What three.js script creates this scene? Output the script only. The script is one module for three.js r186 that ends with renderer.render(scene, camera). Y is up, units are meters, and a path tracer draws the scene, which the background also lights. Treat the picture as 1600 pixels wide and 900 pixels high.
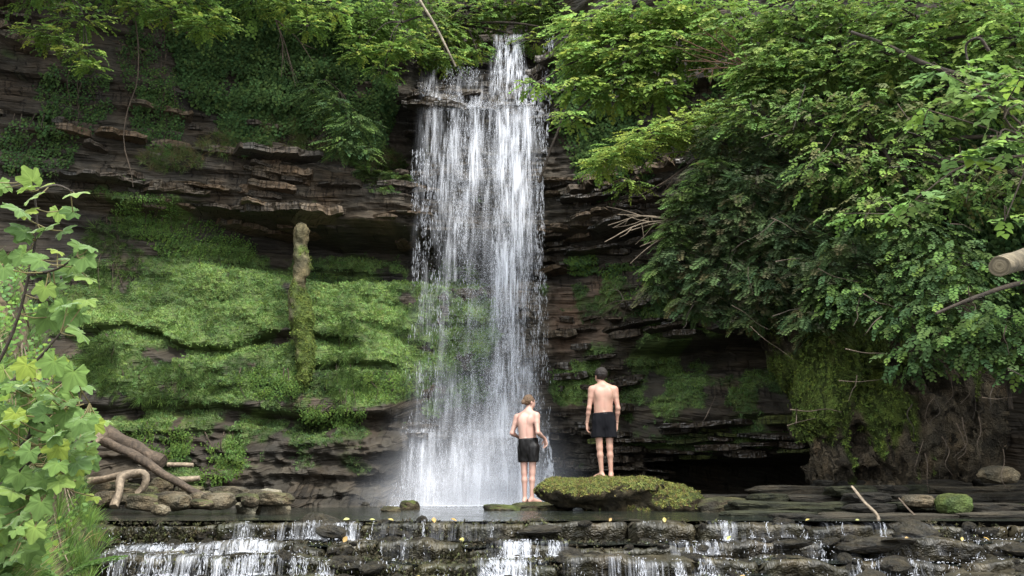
import * as THREE from 'three';
import { mergeGeometries } from 'three/addons/utils/BufferGeometryUtils.js';
import { ImprovedNoise } from 'three/addons/math/ImprovedNoise.js';

// ---------- camera, sky, sun, exposure ----------
const scene = new THREE.Scene();
const FOCAL = 1386, PITCH = THREE.MathUtils.degToRad(12.8), EYE = 0.34;     // focal length in pixels of the 1600 x 900 photograph; pool surface is y = 0
const camera = new THREE.PerspectiveCamera(2 * Math.atan(450 / FOCAL) * 180 / Math.PI, 16 / 9, 0.05, 200);
camera.position.set(0, EYE, 0);
camera.rotation.set(PITCH, 0, 0);
scene.add(camera);
const renderer = new THREE.WebGLRenderer({ antialias: true });
renderer.toneMapping = THREE.LinearToneMapping;
renderer.toneMappingExposure = 4.2;
renderer.shadowMap.enabled = true;

{ // bright overcast sky: brightest overhead, a third of that at the horizon
  const W = 64, H = 128, d = new Float32Array(W * H * 4);
  for (let j = 0; j < H; j++) {
    const s = Math.max(0, Math.sin(((j + 0.5) / H - 0.5) * Math.PI)), l = 1.15 * (1 + 2 * s) / 3;
    for (let i = 0; i < W; i++) d.set([l * 0.95, l * 1.0, l * 1.06, 1], (j * W + i) * 4);
  }
  const sky = new THREE.DataTexture(d, W, H, THREE.RGBAFormat, THREE.FloatType);
  sky.mapping = THREE.EquirectangularReflectionMapping; sky.magFilter = THREE.LinearFilter; sky.needsUpdate = true;
  scene.background = sky; scene.environment = sky;
}
const sun = new THREE.DirectionalLight(new THREE.Color(1, 0.95, 0.86), 1.15);
sun.position.set(7, 25, 0); sun.target.position.set(-1.5, 2, -13);
sun.castShadow = true; sun.shadow.radius = 20; sun.shadow.mapSize.set(2048, 2048);
Object.assign(sun.shadow.camera, { left: -16, right: 16, top: 16, bottom: -16, near: 1, far: 60 });
scene.add(sun, sun.target);

// ---------- helpers ----------
let seedState = 1;
const seed = (n) => { seedState = (n * 2654435761) >>> 0; };
const rnd = () => { seedState = (seedState + 0x6d2b79f5) | 0; let t = Math.imul(seedState ^ (seedState >>> 15), 1 | seedState); t = (t + Math.imul(t ^ (t >>> 7), 61 | t)) ^ t; return ((t ^ (t >>> 14)) >>> 0) / 4294967296; };
const R = (a, b) => a + (b - a) * rnd();
const pick = (a) => a[Math.floor(rnd() * a.length)];
const gauss = () => (rnd() + rnd() + rnd() + rnd() - 2) / 1.16;
const clamp = (x, a = 0, b = 1) => Math.min(b, Math.max(a, x));
const ss = (a, b, x) => { const t = clamp((x - a) / (b - a)); return t * t * (3 - 2 * t); };
const lerp = (a, b, t) => a + (b - a) * t;
const win = (a, b, s, x) => ss(a - s, a + s, x) * (1 - ss(b - s, b + s, x));
const V = (x = 0, y = 0, z = 0) => new THREE.Vector3(x, y, z);
const C = (r, g, b) => new THREE.Color().setRGB(r, g, b);
const perlin = new ImprovedNoise();
const N3 = (x, y, z = 0.37) => perlin.noise(x + 100.13, y + 100.57, z + 100.31);
const fbm = (x, y, z = 0.2, o = 4) => { let s = 0, a = 0.5, f = 1; for (let i = 0; i < o; i++, a *= 0.5, f *= 2.03) s += a * N3(x * f, y * f, z * f + i * 7.1); return s; };
const h1 = (n) => { const s = Math.sin(n * 127.1 + 11.7) * 43758.5453; return s - Math.floor(s); };
const hn = (k, x) => { const i = Math.floor(x), f = x - i, t = f * f * (3 - 2 * f); return lerp(h1(k * 57.3 + i), h1(k * 57.3 + i + 1), t); };
const curve = (pts) => (x) => { if (x <= pts[0][0]) return pts[0][1]; for (let i = 1; i < pts.length; i++) if (x <= pts[i][0]) { const [a, p] = pts[i - 1], [b, q] = pts[i], t = (x - a) / (b - a), m0 = i > 1 ? (q - pts[i - 2][1]) / (b - pts[i - 2][0]) * (b - a) : q - p, m1 = i < pts.length - 1 ? (pts[i + 1][1] - p) / (pts[i + 1][0] - a) * (b - a) : q - p; const t2 = t * t, t3 = t2 * t; return (2 * t3 - 3 * t2 + 1) * p + (t3 - 2 * t2 + t) * m0 + (-2 * t3 + 3 * t2) * q + (t3 - t2) * m1; } return pts[pts.length - 1][1]; };
// the point at depth d (metres along -z) seen at that pixel of the photograph
const P = (px, py, d) => { const u = (px - 800) / FOCAL, v = (450 - py) / FOCAL, k = d / (Math.cos(PITCH) - v * Math.sin(PITCH)); return V(u * k, EYE + (v * Math.cos(PITCH) + Math.sin(PITCH)) * k, -d); };

const used = new Map();
const numbered = (n) => { const k = used.get(n) ?? 0; used.set(n, k + 1); return k ? n + '_' + String(k).padStart(3, '0') : n; };
function meta(o, label, category, group, kind) { if (label) o.userData.label = label; if (category) o.userData.category = category; if (group) o.userData.group = group; if (kind) o.userData.kind = kind; return o; }
function thing(name, label, category, pos = V(), group, kind) { const o = new THREE.Group(); o.name = numbered(name); o.position.copy(pos); scene.add(o); return meta(o, label, category, group, kind); }
const shade = (m) => { m.castShadow = m.receiveShadow = true; return m; };
function part(name, geo, mat, parent, kind) { const m = shade(new THREE.Mesh(geo, mat)); m.name = name; if (kind) m.userData.kind = kind; parent.add(m); return m; }
function solo(name, geo, mat, label, category, group, kind) { const m = shade(new THREE.Mesh(geo, mat)); m.name = numbered(name); scene.add(m); return meta(m, label, category, group, kind); }
// a geometry given in world places, moved so that its own origin is the thing's base
const rel = (geo, parent) => geo.translate(-parent.position.x, -parent.position.y, -parent.position.z);

class Scatter {
  constructor(geo, mat) { this.geo = geo; this.mat = mat; this.m = []; this.c = []; }
  add(p, q, s, c) { const m = new THREE.Matrix4().compose(p, q, typeof s === 'number' ? V(s, s, s) : s); this.m.push(m); this.c.push(c); }
  build(name, parent, kind = 'stuff') {
    if (!this.m.length) return null;
    const o = shade(new THREE.InstancedMesh(this.geo, this.mat, this.m.length)); o.name = name;
    const off = parent === scene ? V() : parent.position, t = new THREE.Matrix4().makeTranslation(-off.x, -off.y, -off.z);
    this.m.forEach((m, i) => { o.setMatrixAt(i, m.premultiply(t)); if (this.c[i]) o.setColorAt(i, this.c[i]); });
    if (kind) o.userData.kind = kind;
    parent.add(o); return o;
  }
}
class Shards { // thin diamond flakes joined into one mesh: strands and drops of falling water
  constructor() { this.p = []; this.i = []; }
  add(p, w, L, yaw, lean = 0, back = 0) { const k = this.p.length / 3, cx = Math.cos(yaw) * w / 2, cz = Math.sin(yaw) * w / 2, lx = lean * L / 2, lz = back * L / 2; this.p.push(p.x + lx, p.y + L / 2, p.z + lz, p.x + cx, p.y, p.z + cz, p.x - cx, p.y, p.z - cz, p.x - lx, p.y - L / 2, p.z - lz); this.i.push(k, k + 2, k + 1, k + 1, k + 2, k + 3); }
  build(name, parent) { return part(name, rel(geom(this.p, this.i), parent), M.white, parent, 'stuff'); }
}
const basisM = new THREE.Matrix4();
function aim(g, n) { // growth along g is the shape's +Y, its face normal +Z lies towards n
  const y = g.clone().normalize(), x = y.clone().cross(n); if (x.lengthSq() < 1e-6) x.set(1, 0, 0); x.normalize(); const z = x.clone().cross(y);
  return new THREE.Quaternion().setFromRotationMatrix(basisM.makeBasis(x, y, z));
}
function geom(pos, idx, uv, col) {
  const g = new THREE.BufferGeometry();
  g.setAttribute('position', new THREE.Float32BufferAttribute(pos, 3));
  if (uv) g.setAttribute('uv', new THREE.Float32BufferAttribute(uv, 2));
  if (col) g.setAttribute('color', new THREE.Float32BufferAttribute(col, 3));
  g.setIndex(idx); g.computeVertexNormals(); return g;
}
// a tapered, slightly knobbly tube along points
function tube(pts, r0, r1, sides = 6, knob = 0.1, caps = true) {
  const pos = [], idx = [], uv = []; let nrm = V(0, 1, 0.13), len = 0; const n = pts.length;
  for (let i = 0; i < n; i++) {
    const t = pts[Math.min(i + 1, n - 1)].clone().sub(pts[Math.max(i - 1, 0)]).normalize();
    nrm.sub(t.clone().multiplyScalar(nrm.dot(t))); if (nrm.lengthSq() < 1e-4) nrm.set(t.y, t.z, t.x); nrm.normalize();
    const b = t.clone().cross(nrm); if (i) len += pts[i].distanceTo(pts[i - 1]);
    const f = i / (n - 1), r = typeof r0 === 'function' ? r0(f) : lerp(r0, r1, f);
    for (let s = 0; s <= sides; s++) {
      const a = (s % sides) / sides * Math.PI * 2, rr = r * (1 + knob * 2 * N3(pts[i].x * 3 + Math.cos(a), pts[i].y * 3 + Math.sin(a), pts[i].z * 3));
      const q = pts[i].clone().addScaledVector(nrm, Math.cos(a) * rr).addScaledVector(b, Math.sin(a) * rr);
      pos.push(q.x, q.y, q.z); uv.push(s / sides * Math.max(0.2, r * 6), len);
    }
  }
  for (let i = 0; i < n - 1; i++) for (let s = 0; s < sides; s++) { const a = i * (sides + 1) + s, b = a + sides + 1; idx.push(a, a + 1, b, b, a + 1, b + 1); }
  if (caps) for (const [i, e] of [[0, 0], [n - 1, 1]]) { const c = pos.length / 3, k = i * (sides + 1); pos.push(pts[i].x, pts[i].y, pts[i].z); uv.push(0, 0); for (let s = 0; s <= sides; s++) { pos.push(pos[(k + s) * 3], pos[(k + s) * 3 + 1], pos[(k + s) * 3 + 2]); uv.push(0.1, 0.1); } for (let s = 0; s < sides; s++) e ? idx.push(c, c + 1 + s, c + 2 + s) : idx.push(c, c + 2 + s, c + 1 + s); }
  return geom(pos, idx, uv);
}
const bend = (pts, n = 8) => new THREE.CatmullRomCurve3(pts).getPoints(n);
// surface nets: meshes the zero level of f inside a box
function mesh3(f, lo, hi, cell, slack = 0) {
  const nx = Math.ceil((hi[0] - lo[0]) / cell) + 1, ny = Math.ceil((hi[1] - lo[1]) / cell) + 1, nz = Math.ceil((hi[2] - lo[2]) / cell) + 1;
  const g = new Float32Array(nx * ny * nz), at = (i, j, k) => (k * ny + j) * nx + i;
  const BL = 6, far = BL * cell * 1.75;
  for (let k = 0; k < nz; k += BL) for (let j = 0; j < ny; j += BL) for (let i = 0; i < nx; i += BL) {
    const m = (BL - 1) / 2, c = f(lo[0] + (i + m) * cell, lo[1] + (j + m) * cell, lo[2] + (k + m) * cell), skip = Math.abs(c) > far + slack;
    for (let kk = k; kk < Math.min(nz, k + BL); kk++) for (let jj = j; jj < Math.min(ny, j + BL); jj++) for (let ii = i; ii < Math.min(nx, i + BL); ii++) g[at(ii, jj, kk)] = skip ? c : f(lo[0] + ii * cell, lo[1] + jj * cell, lo[2] + kk * cell);
  }
  const vid = new Int32Array(nx * ny * nz).fill(-1), pos = [], idx = [];
  const cs = [[0, 0, 0], [1, 0, 0], [0, 1, 0], [1, 1, 0], [0, 0, 1], [1, 0, 1], [0, 1, 1], [1, 1, 1]], es = [[0, 1], [2, 3], [4, 5], [6, 7], [0, 2], [1, 3], [4, 6], [5, 7], [0, 4], [1, 5], [2, 6], [3, 7]];
  for (let k = 0; k < nz - 1; k++) for (let j = 0; j < ny - 1; j++) for (let i = 0; i < nx - 1; i++) {
    let x = 0, y = 0, z = 0, n = 0;
    for (const [a, b] of es) { const A = cs[a], B = cs[b], va = g[at(i + A[0], j + A[1], k + A[2])], vb = g[at(i + B[0], j + B[1], k + B[2])]; if ((va < 0) !== (vb < 0)) { const t = va / (va - vb); x += A[0] + (B[0] - A[0]) * t; y += A[1] + (B[1] - A[1]) * t; z += A[2] + (B[2] - A[2]) * t; n++; } }
    if (n) { vid[at(i, j, k)] = pos.length / 3; pos.push(lo[0] + (i + x / n) * cell, lo[1] + (j + y / n) * cell, lo[2] + (k + z / n) * cell); }
  }
  const quad = (a, b, c, d, flip) => { if (a < 0 || b < 0 || c < 0 || d < 0) return; flip ? idx.push(a, c, b, b, c, d) : idx.push(a, b, c, b, d, c); };
  for (let k = 1; k < nz - 1; k++) for (let j = 1; j < ny - 1; j++) for (let i = 1; i < nx - 1; i++) {
    const v = g[at(i, j, k)] < 0;
    if (v !== (g[at(i + 1, j, k)] < 0)) quad(vid[at(i, j - 1, k - 1)], vid[at(i, j, k - 1)], vid[at(i, j - 1, k)], vid[at(i, j, k)], !v);
    if (v !== (g[at(i, j + 1, k)] < 0)) quad(vid[at(i - 1, j, k - 1)], vid[at(i - 1, j, k)], vid[at(i, j, k - 1)], vid[at(i, j, k)], !v);
    if (v !== (g[at(i, j, k + 1)] < 0)) quad(vid[at(i - 1, j - 1, k)], vid[at(i, j - 1, k)], vid[at(i - 1, j, k)], vid[at(i, j, k)], !v);
  }
  const o = geom(pos, idx);
  return o;
}
const paint = (g, f) => { const p = g.attributes.position, n = g.attributes.normal, c = new Float32Array(p.count * 3); for (let i = 0; i < p.count; i++) { const q = f(p.getX(i), p.getY(i), p.getZ(i), n.getX(i), n.getY(i), n.getZ(i)); c.set(q, i * 3); } g.setAttribute('color', new THREE.BufferAttribute(c, 3)); return g; };
const mix3 = (a, b, t) => [lerp(a[0], b[0], t), lerp(a[1], b[1], t), lerp(a[2], b[2], t)];
const boxUV = (g, s = 1) => { const p = g.attributes.position, n = g.attributes.normal, u = new Float32Array(p.count * 2); for (let i = 0; i < p.count; i++) { const ax = Math.abs(n.getX(i)), ay = Math.abs(n.getY(i)), az = Math.abs(n.getZ(i)); const [a, b] = ay > ax && ay > az ? [p.getX(i), p.getZ(i)] : ax > az ? [p.getZ(i), p.getY(i)] : [p.getX(i), p.getY(i)]; u.set([a * s, b * s], i * 2); } g.setAttribute('uv', new THREE.BufferAttribute(u, 2)); return g; };

// ---------- textures ----------
function tex(n, f, srgb = false) {
  const d = new Uint8Array(n * n * 4);
  for (let j = 0; j < n; j++) for (let i = 0; i < n; i++) { const c = f(i / n, j / n, i, j); d.set([clamp(c[0]) * 255, clamp(c[1]) * 255, clamp(c[2]) * 255, 255], (j * n + i) * 4); }
  const t = new THREE.DataTexture(d, n, n, THREE.RGBAFormat); t.wrapS = t.wrapT = THREE.RepeatWrapping; t.magFilter = t.minFilter = THREE.LinearFilter; if (srgb) t.colorSpace = THREE.SRGBColorSpace; t.needsUpdate = true; return t;
}
// noise that repeats after one unit: blend of four shifted copies on a torus of the first two axes
const tileN = (u, v, f, z) => { const a = u * f, b = v * f, s = (x, y) => N3(x, y, z); const tu = u, tv = v; return lerp(lerp(s(a, b), s(a - f, b), tu), lerp(s(a, b - f), s(a - f, b - f), tu), tv) * 1.3; };
const tileF = (u, v, f, z, o = 4) => { let s = 0, a = 0.5; for (let i = 0; i < o; i++, a *= 0.55, f *= 2) s += a * tileN(u, v, f, z + i * 3.3); return s; };
const tileN2 = (u, v, fu, fv, z) => lerp(lerp(N3(u * fu, v * fv, z), N3(u * fu - fu, v * fv, z), u), lerp(N3(u * fu, v * fv - fv, z), N3(u * fu - fu, v * fv - fv, z), u), v) * 1.3;
const strataN = (u, v) => { const w = v + 0.012 * tileN2(u, v, 6, 6, 1), a = tileN2(u, w, 3, 44, 3), b = tileN2(u, w, 7, 110, 5), c = tileF(u, v, 12, 7, 4), j = tileN2(u, v, 40, 7, 8); return 0.5 + 0.34 * a + 0.2 * b + 0.42 * c - 0.35 * ss(0.42, 0.6, Math.abs(j)); };
const T = {
  strata: tex(512, (u, v) => { const n = strataN(u, v), s = tileF(u, v, 3, 9, 3), w = 0.5 + 0.55 * n; return [w * (1.02 + 0.14 * s), w, w * (0.95 - 0.12 * s)]; }, true),
  strataBump: tex(512, (u, v) => { const n = strataN(u, v); return [n, n, n]; }),
  rock: tex(512, (u, v) => { const a = tileF(u, v * 1, 6, 1, 5), b = tileN(u, v, 60, 4), s = tileF(u, v, 3, 9, 3), w = 0.72 + 0.5 * a + 0.16 * b; return [w * (1 + 0.10 * s), w, w * (0.94 - 0.10 * s)]; }, true),
  rockBump: tex(512, (u, v) => { const a = tileF(u, v, 8, 2, 5), l = tileN(u * 1, v, 40, 6); const w = 0.5 + 0.6 * a + 0.14 * l; return [w, w, w]; }),
  bark: tex(256, (u, v) => { const a = tileN(u, v, 10, 1) * 0.4 + tileF(u, v, 24, 3, 3) * 0.5, w = 0.75 + 0.6 * a; return [w, w * 0.97, w * 0.93]; }, true),
  wave: tex(512, (u, v) => { const a = tileF(u, v, 7, 5, 4), w = 0.5 + 0.7 * a; return [w, w, w]; }),
};
const std = (o) => new THREE.MeshStandardMaterial(o), phy = (o) => new THREE.MeshPhysicalMaterial(o);
const M = {
  cliff: phy({ vertexColors: true, map: T.strata, bumpMap: T.strataBump, bumpScale: 0.07, roughness: 0.75, specularIntensity: 0.6 }),
  wetRock: phy({ vertexColors: true, map: T.rock, bumpMap: T.rockBump, bumpScale: 0.05, roughness: 0.42, specularIntensity: 0.7 }),
  rock: phy({ vertexColors: true, map: T.rock, bumpMap: T.rockBump, bumpScale: 0.03, roughness: 0.8, specularIntensity: 0.5 }),
  leaf: phy({ vertexColors: true, roughness: 1, transmission: 0.4, thickness: 0, specularIntensity: 0.15, side: THREE.DoubleSide }),
  moss: std({ vertexColors: true, roughness: 1, side: THREE.DoubleSide }),
  bark: std({ map: T.bark, bumpMap: T.bark, bumpScale: 0.02, color: C(0.13, 0.10, 0.075), roughness: 0.9 }),
  darkBark: std({ map: T.bark, bumpMap: T.bark, bumpScale: 0.02, color: C(0.055, 0.042, 0.03), roughness: 0.9 }),
  paleBark: std({ map: T.bark, bumpMap: T.bark, bumpScale: 0.015, color: C(0.36, 0.30, 0.23), roughness: 0.85 }),
  white: std({ color: C(0.72, 0.74, 0.80), roughness: 0.5, side: THREE.DoubleSide }),
  pool: phy({ color: C(0.018, 0.022, 0.018), roughness: 0.07, bumpMap: T.wave, bumpScale: 0.06, ior: 1.33 }),
};

// ---------- small plant shapes: base at the origin, growing along +Y, facing +Z ----------
function leafInto(o, base, q, L, W, tone = 1, fold = 0.25, droop = 0.25, tip = 0.6) {
  const rows = [[0, 0], [0.22, 0.75], [0.5, 1], [0.78, tip], [1, 0]], k = o.pos.length / 3, v = V();
  for (const [t, w] of rows) for (const s of [-1, 0, 1]) {
    v.set(s * w * W / 2, t * L, (s ? fold * w * W / 2 : 0) - droop * t * t * L).applyQuaternion(q).add(base);
    o.pos.push(v.x, v.y, v.z); o.col.push(tone * (s ? 1 : 1.12), tone * (s ? 1 : 1.08), tone);
  }
  for (let r = 0; r < 4; r++) for (let s = 0; s < 2; s++) { const a = k + r * 3 + s; if (r === 0) o.idx.push(a, a + 4, a + 3); else if (r === 3) o.idx.push(a, a + 1, a + 4 - s); else o.idx.push(a, a + 1, a + 3, a + 3, a + 1, a + 4); }
}
const newGeo = () => ({ pos: [], idx: [], col: [] });
const doneGeo = (o) => geom(o.pos, o.idx, null, o.col);
const eul = (x, y, z) => new THREE.Quaternion().setFromEuler(new THREE.Euler(x, y, z));
function twigGeo(n, len, L, W, sag = 0.25, jitter = 0.3) { // a flat spray of alternate leaves
  const o = newGeo();
  for (let i = 0; i < n; i++) {
    const t = (i + 0.6) / n, s = i % 2 ? 1 : -1, tipLeaf = i === n - 1;
    leafInto(o, V(0, t * len, -sag * t * t * len), eul(R(-jitter, jitter) - 0.15, R(-0.5, 0.5) * jitter * 2, tipLeaf ? R(-0.3, 0.3) : -s * R(0.7, 1.25)), L * R(0.75, 1.1) * (1 - 0.25 * Math.abs(t - 0.55)), W * R(0.85, 1.1), R(0.78, 1.15));
  }
  return doneGeo(o);
}
function combGeo(n, len, L, W) { // a conifer-like feathery spray
  const o = newGeo();
  for (let i = 0; i < n; i++) for (const s of [-1, 1]) {
    const t = (i + 0.5) / n, k = o.pos.length / 3, l = L * (1 - 0.55 * t) * R(0.8, 1.15), a = s * R(0.85, 1.1), b = V(0, t * len, -0.2 * t * t * len), d = V(Math.sin(a), Math.cos(a), R(-0.25, 0.1)).multiplyScalar(l), w = V(Math.cos(a), -Math.sin(a), 0).multiplyScalar(W / 2), tone = R(0.8, 1.15);
    for (const q of [b.clone(), b.clone().addScaledVector(d, 0.5).add(w), b.clone().addScaledVector(d, 0.5).sub(w), b.clone().add(d)]) { o.pos.push(q.x, q.y, q.z); o.col.push(tone, tone, tone); }
    o.idx.push(k, k + 1, k + 2, k + 2, k + 1, k + 3);
  }
  return doneGeo(o);
}
function tuftGeo(n, len, W, out = 0.6) { // blades from one root, growing along +Y
  const o = newGeo();
  for (let i = 0; i < n; i++) {
    const a = R(0, 6.28), tilt = out * Math.sqrt(rnd()), l = len * R(0.55, 1.1), k = o.pos.length / 3, tone = R(0.75, 1.2), dx = Math.cos(a), dz = Math.sin(a);
    for (const [t, w] of [[0, 1], [0.55, 0.7], [1, 0]]) { const h = t * l * Math.cos(tilt * t), r = t * l * Math.sin(tilt * (0.5 + 0.5 * t)), x = dx * r, z = dz * r; for (const s of w ? [-1, 1] : [0]) { o.pos.push(x - dz * s * w * W / 2, h, z + dx * s * w * W / 2); o.col.push(tone, tone, tone); } }
    o.idx.push(k, k + 1, k + 2, k + 2, k + 1, k + 3, k + 2, k + 3, k + 4);
  }
  return doneGeo(o);
}
seed(11);
const G = {
  hazel: [0, 1, 2].map(() => twigGeo(9, 0.34, 0.1, 0.075, 0.3)),
  beech: [0, 1, 2].map(() => twigGeo(13, 0.36, 0.065, 0.042, 0.2, 0.22)),
  yew: [0, 1, 2].map(() => combGeo(13, 0.34, 0.13, 0.026)),
  ivy: [0, 1, 2].map(() => { const o = newGeo(); for (let i = 0; i < 7; i++) leafInto(o, V(R(-0.13, 0.13), R(-0.13, 0.13), R(0, 0.05)), eul(R(-0.7, 0.1), R(-0.5, 0.5), Math.PI + R(-0.9, 0.9)), R(0.05, 0.085), R(0.05, 0.075), R(0.7, 1.25), 0.2, 0.2, 0.45); return doneGeo(o); }),
  broad: [0, 1, 2].map(() => twigGeo(6, 0.3, 0.15, 0.12, 0.25, 0.25)),
  moss: [0, 1, 2].map(() => tuftGeo(12, 0.075, 0.016, 1.2)),
  turf: [0, 1, 2].map(() => mergeGeometries(Array.from({ length: 9 }, () => { const a = R(0, 6.28), r = 0.09 * Math.sqrt(rnd()), s = R(0.45, 1.1); return tuftGeo(5, 0.075, 0.017, 1.2).scale(s, s, s).translate(Math.cos(a) * r, -0.02 * rnd(), Math.sin(a) * r); }))),
  grass: [0, 1, 2].map(() => tuftGeo(14, 0.34, 0.009, 0.8)),
  bit: [0, 1].map(() => { const o = newGeo(); for (let i = 0; i < 9; i++) leafInto(o, V(R(-0.06, 0.06), R(0, 0.05), R(-0.06, 0.06)), eul(R(-1.2, 0.2), R(0, 6.28), R(-0.8, 0.8)), R(0.025, 0.045), R(0.02, 0.035), R(0.75, 1.2)); return doneGeo(o); }),
};
const hue = (c, v = 0.25) => { const k = 1 + R(-v, v), w = R(-0.12, 0.12); return C(clamp(c[0] * k * (1 + w), 0, 1), clamp(c[1] * k, 0, 1), clamp(c[2] * k * (1 - w), 0, 1)); };
const GREEN = { bright: [0.175, 0.29, 0.06], lime: [0.28, 0.36, 0.075], mid: [0.12, 0.205, 0.05], dark: [0.07, 0.12, 0.036], blue: [0.075, 0.135, 0.05], ivy: [0.055, 0.105, 0.035], moss: [0.16, 0.22, 0.04], mossDark: [0.06, 0.10, 0.028], dry: [0.32, 0.25, 0.13] };
// ---------- the cliff: a sheet z = -D(x, y) with beds, overhangs and undercuts ----------
const cliffBase = curve([[-16, 12.5], [-11, 15.6], [-8.5, 17.2], [-6, 18.4], [-3.5, 19.3], [-1, 19.8], [1.2, 19.7], [2.5, 18.9], [4, 17.8], [5.5, 16.6], [7, 14.8], [9, 12.8], [12, 11], [16, 9]]);
function beds(X, Y, t, amp, sd) { // stepped beds: each one stands out or back by its own amount, which drifts along the wall
  const s = (Y - 0.03 * X + 0.30 * fbm(X * 0.3, Y * 0.35, sd, 2)) / t + sd * 3.1, k = Math.floor(s), f = s - k, a = hn(k, X * 0.55 / t * 0.35 + k * 9.1), b = hn(k + 1, X * 0.55 / t * 0.35 + (k + 1) * 9.1);
  return -amp * (lerp(a, b, ss(0.82, 1, f)) + 0.25 * (0.5 - f) - 0.5);
}
function fallsIn(X) { return win(-2.35, 0.95, 0.25, X); }
function cliffD(X, Y, fine = true) {
  let d = cliffBase(X);
  const L = 1 - ss(-2.6, -2.0, X), Rr = ss(0.8, 1.2, X), F = fallsIn(X), rightLow = ss(2.0, 2.8, X);
  const wob = 0.5 * fbm(X * 0.45, 3.3, 1, 4), wob2 = 0.9 * fbm(X * 0.5, 9.3, 4, 4);
  // overhanging beds and the undercut below them
  d -= 0.55 * win(5.95 + wob, 7.35 + wob, 0.12, Y) * (L + 0.35 * F + 0.5 * Rr * (1 - ss(3.2, 4, X)));
  d += win(5.0 + 0.1 * X * L * 0.3 + wob, 5.95 + wob, 0.12, Y) * (1.1 * L * ss(-7.5, -5, X) + 0.9 * F + 0.5 * Rr * (1 - ss(3.2, 4.2, X)));
  // upper wall stands back; a deep notch beside the falls
  d += 0.75 * ss(7.3, 7.9, Y) * L * (1 - ss(10.3, 11.6, Y)); d += 1.0 * win(-3.25, -2.15, 0.12, X) * win(7.5, 9.6, 0.2, Y);
  d -= 1.0 * ss(10.6, 12.2, Y) * L * ss(-2.8, -3.6, X);
  // lip of the main drop and the sloping rock above it
  d -= 0.35 * F * win(8.7, 9.25, 0.15, Y);
  d += F * (1.3 * ss(9.2, 10.8, Y) + 0.7 * ss(10.7, 11.0, Y)) ;
  d += 1.8 * ss(10.9, 12.5, Y) * win(-3.5, 2.2, 0.8, X);
  d += 0.5 * win(0.35, 0.95, 0.08, X) * win(9.0, 10.7, 0.1, Y);
  // mossy slope on the left comes forward towards its foot, in terraces
  const moss = L * (1 - ss(4.7, 5.3, Y));
  d -= moss * (0.42 * Math.max(0, 5.1 - Y) + 0.35 * ss(3.75 + wob2 + 0.06 * X, 3.3 + wob2 + 0.06 * X, Y));
  d += moss * 0.5 * win(3.35 + 0.06 * X + wob2, 3.68 + 0.06 * X + wob2, 0.07, Y) * win(-8.5, -3.2, 0.5, X) * ss(-0.25, 0.15, N3(X * 0.9, 4, 4) + 0.2);
  d += moss * 0.35 * win(2.72 + wob, 2.9 + wob, 0.05, Y) * win(-4.2, -2.3, 0.3, X);
  d += moss * 0.35 * win(1.45 + wob, 1.75 + wob, 0.1, Y);
  d -= F * (0.30 * ss(5.0, 3.0, Y) + 0.55 * ss(1.75, 1.55, Y));
  // right: a jutting slab, its dark recess, a mossy shelf and the low cave
  const cv = rightLow * (1 - ss(5.6, 6.2, X));
  d -= 0.55 * cv * win(3.25 + 0.06 * (X - 4), 4.3, 0.1, Y);
  d += 0.8 * cv * win(2.65, 3.22 + 0.06 * (X - 4), 0.07, Y) * ss(2.6, 3.8, X);
  d -= 0.45 * cv * ss(2.7, 2.2, Y);
  d += 2.6 * win(2.9, 5.7, 0.25, X) * ss(1.02 + 0.12 * (4 - X) * 0.5, 0.88 + 0.12 * (4 - X) * 0.5, Y);
  d += 0.25 * Rr * (1 - rightLow) * win(4.9, 5.1, 0.05, Y);
  if (!fine) return d;
  const foot = ss(1.9, 1.4, Y) * (1 - Rr), rocky = clamp(0.25 + 0.75 * ss(4.9, 5.6, Y) + 0.6 * Rr * (1 - ss(5.5, 7, X)) + 0.75 * foot);
  d += foot * (0.4 * fbm(X * 1.4, Y * 1.8, 61, 4) + 0.22 * Math.abs(N3(X * 2.6 + Y, Y * 3.1, 62)) + 0.12 * Math.abs(N3(X * 6 - Y * 2, Y * 7, 63)));
  d += beds(X, Y, 0.42, 0.34, 1.7) * rocky + beds(X, Y, 0.15, 0.13, 4.2) * rocky;
  d += moss * (0.3 * fbm(X * 0.9, Y * 1.1, 17, 3) + 0.18 * fbm(X * 3, Y * 2.6, 27, 2));
  d += 0.5 * fbm(X * 0.45, Y * 0.6, 7, 3) + 0.16 * fbm(X * 2.1, Y * 2.6, 3, 3) + 0.07 * fbm(X * 7, Y * 9, 5, 2);
  d += (1 - rocky) * 0.1 * Math.abs(N3(X * 3.1, Y * 2.4, 8));                          // lumpy cushions
  return d;
}
const CG = { nx: 860, ny: 570, x: [], d: null, Y0: -0.6, Y1: 17 };
for (let i = 0; i < CG.nx; i++) { const u = i / (CG.nx - 1) * 2 - 1; CG.x.push((u * 0.62 + 0.38 * u ** 3) * 15); }
CG.d = new Float32Array(CG.nx * CG.ny);
for (let j = 0; j < CG.ny; j++) for (let i = 0; i < CG.nx; i++) CG.d[j * CG.nx + i] = cliffD(CG.x[i], CG.Y0 + (CG.Y1 - CG.Y0) * j / (CG.ny - 1));
function wallD(X, Y) { let lo = 0, hi = CG.nx - 1; while (hi - lo > 1) { const m = (lo + hi) >> 1; CG.x[m] <= X ? lo = m : hi = m; } const fx = clamp((X - CG.x[lo]) / (CG.x[hi] - CG.x[lo])), t = clamp((Y - CG.Y0) / (CG.Y1 - CG.Y0)) * (CG.ny - 1), j = Math.min(CG.ny - 2, Math.floor(t)), fy = t - j, a = j * CG.nx + lo, b = a + CG.nx; return lerp(lerp(CG.d[a], CG.d[a + 1], fx), lerp(CG.d[b], CG.d[b + 1], fx), fy); }
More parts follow.
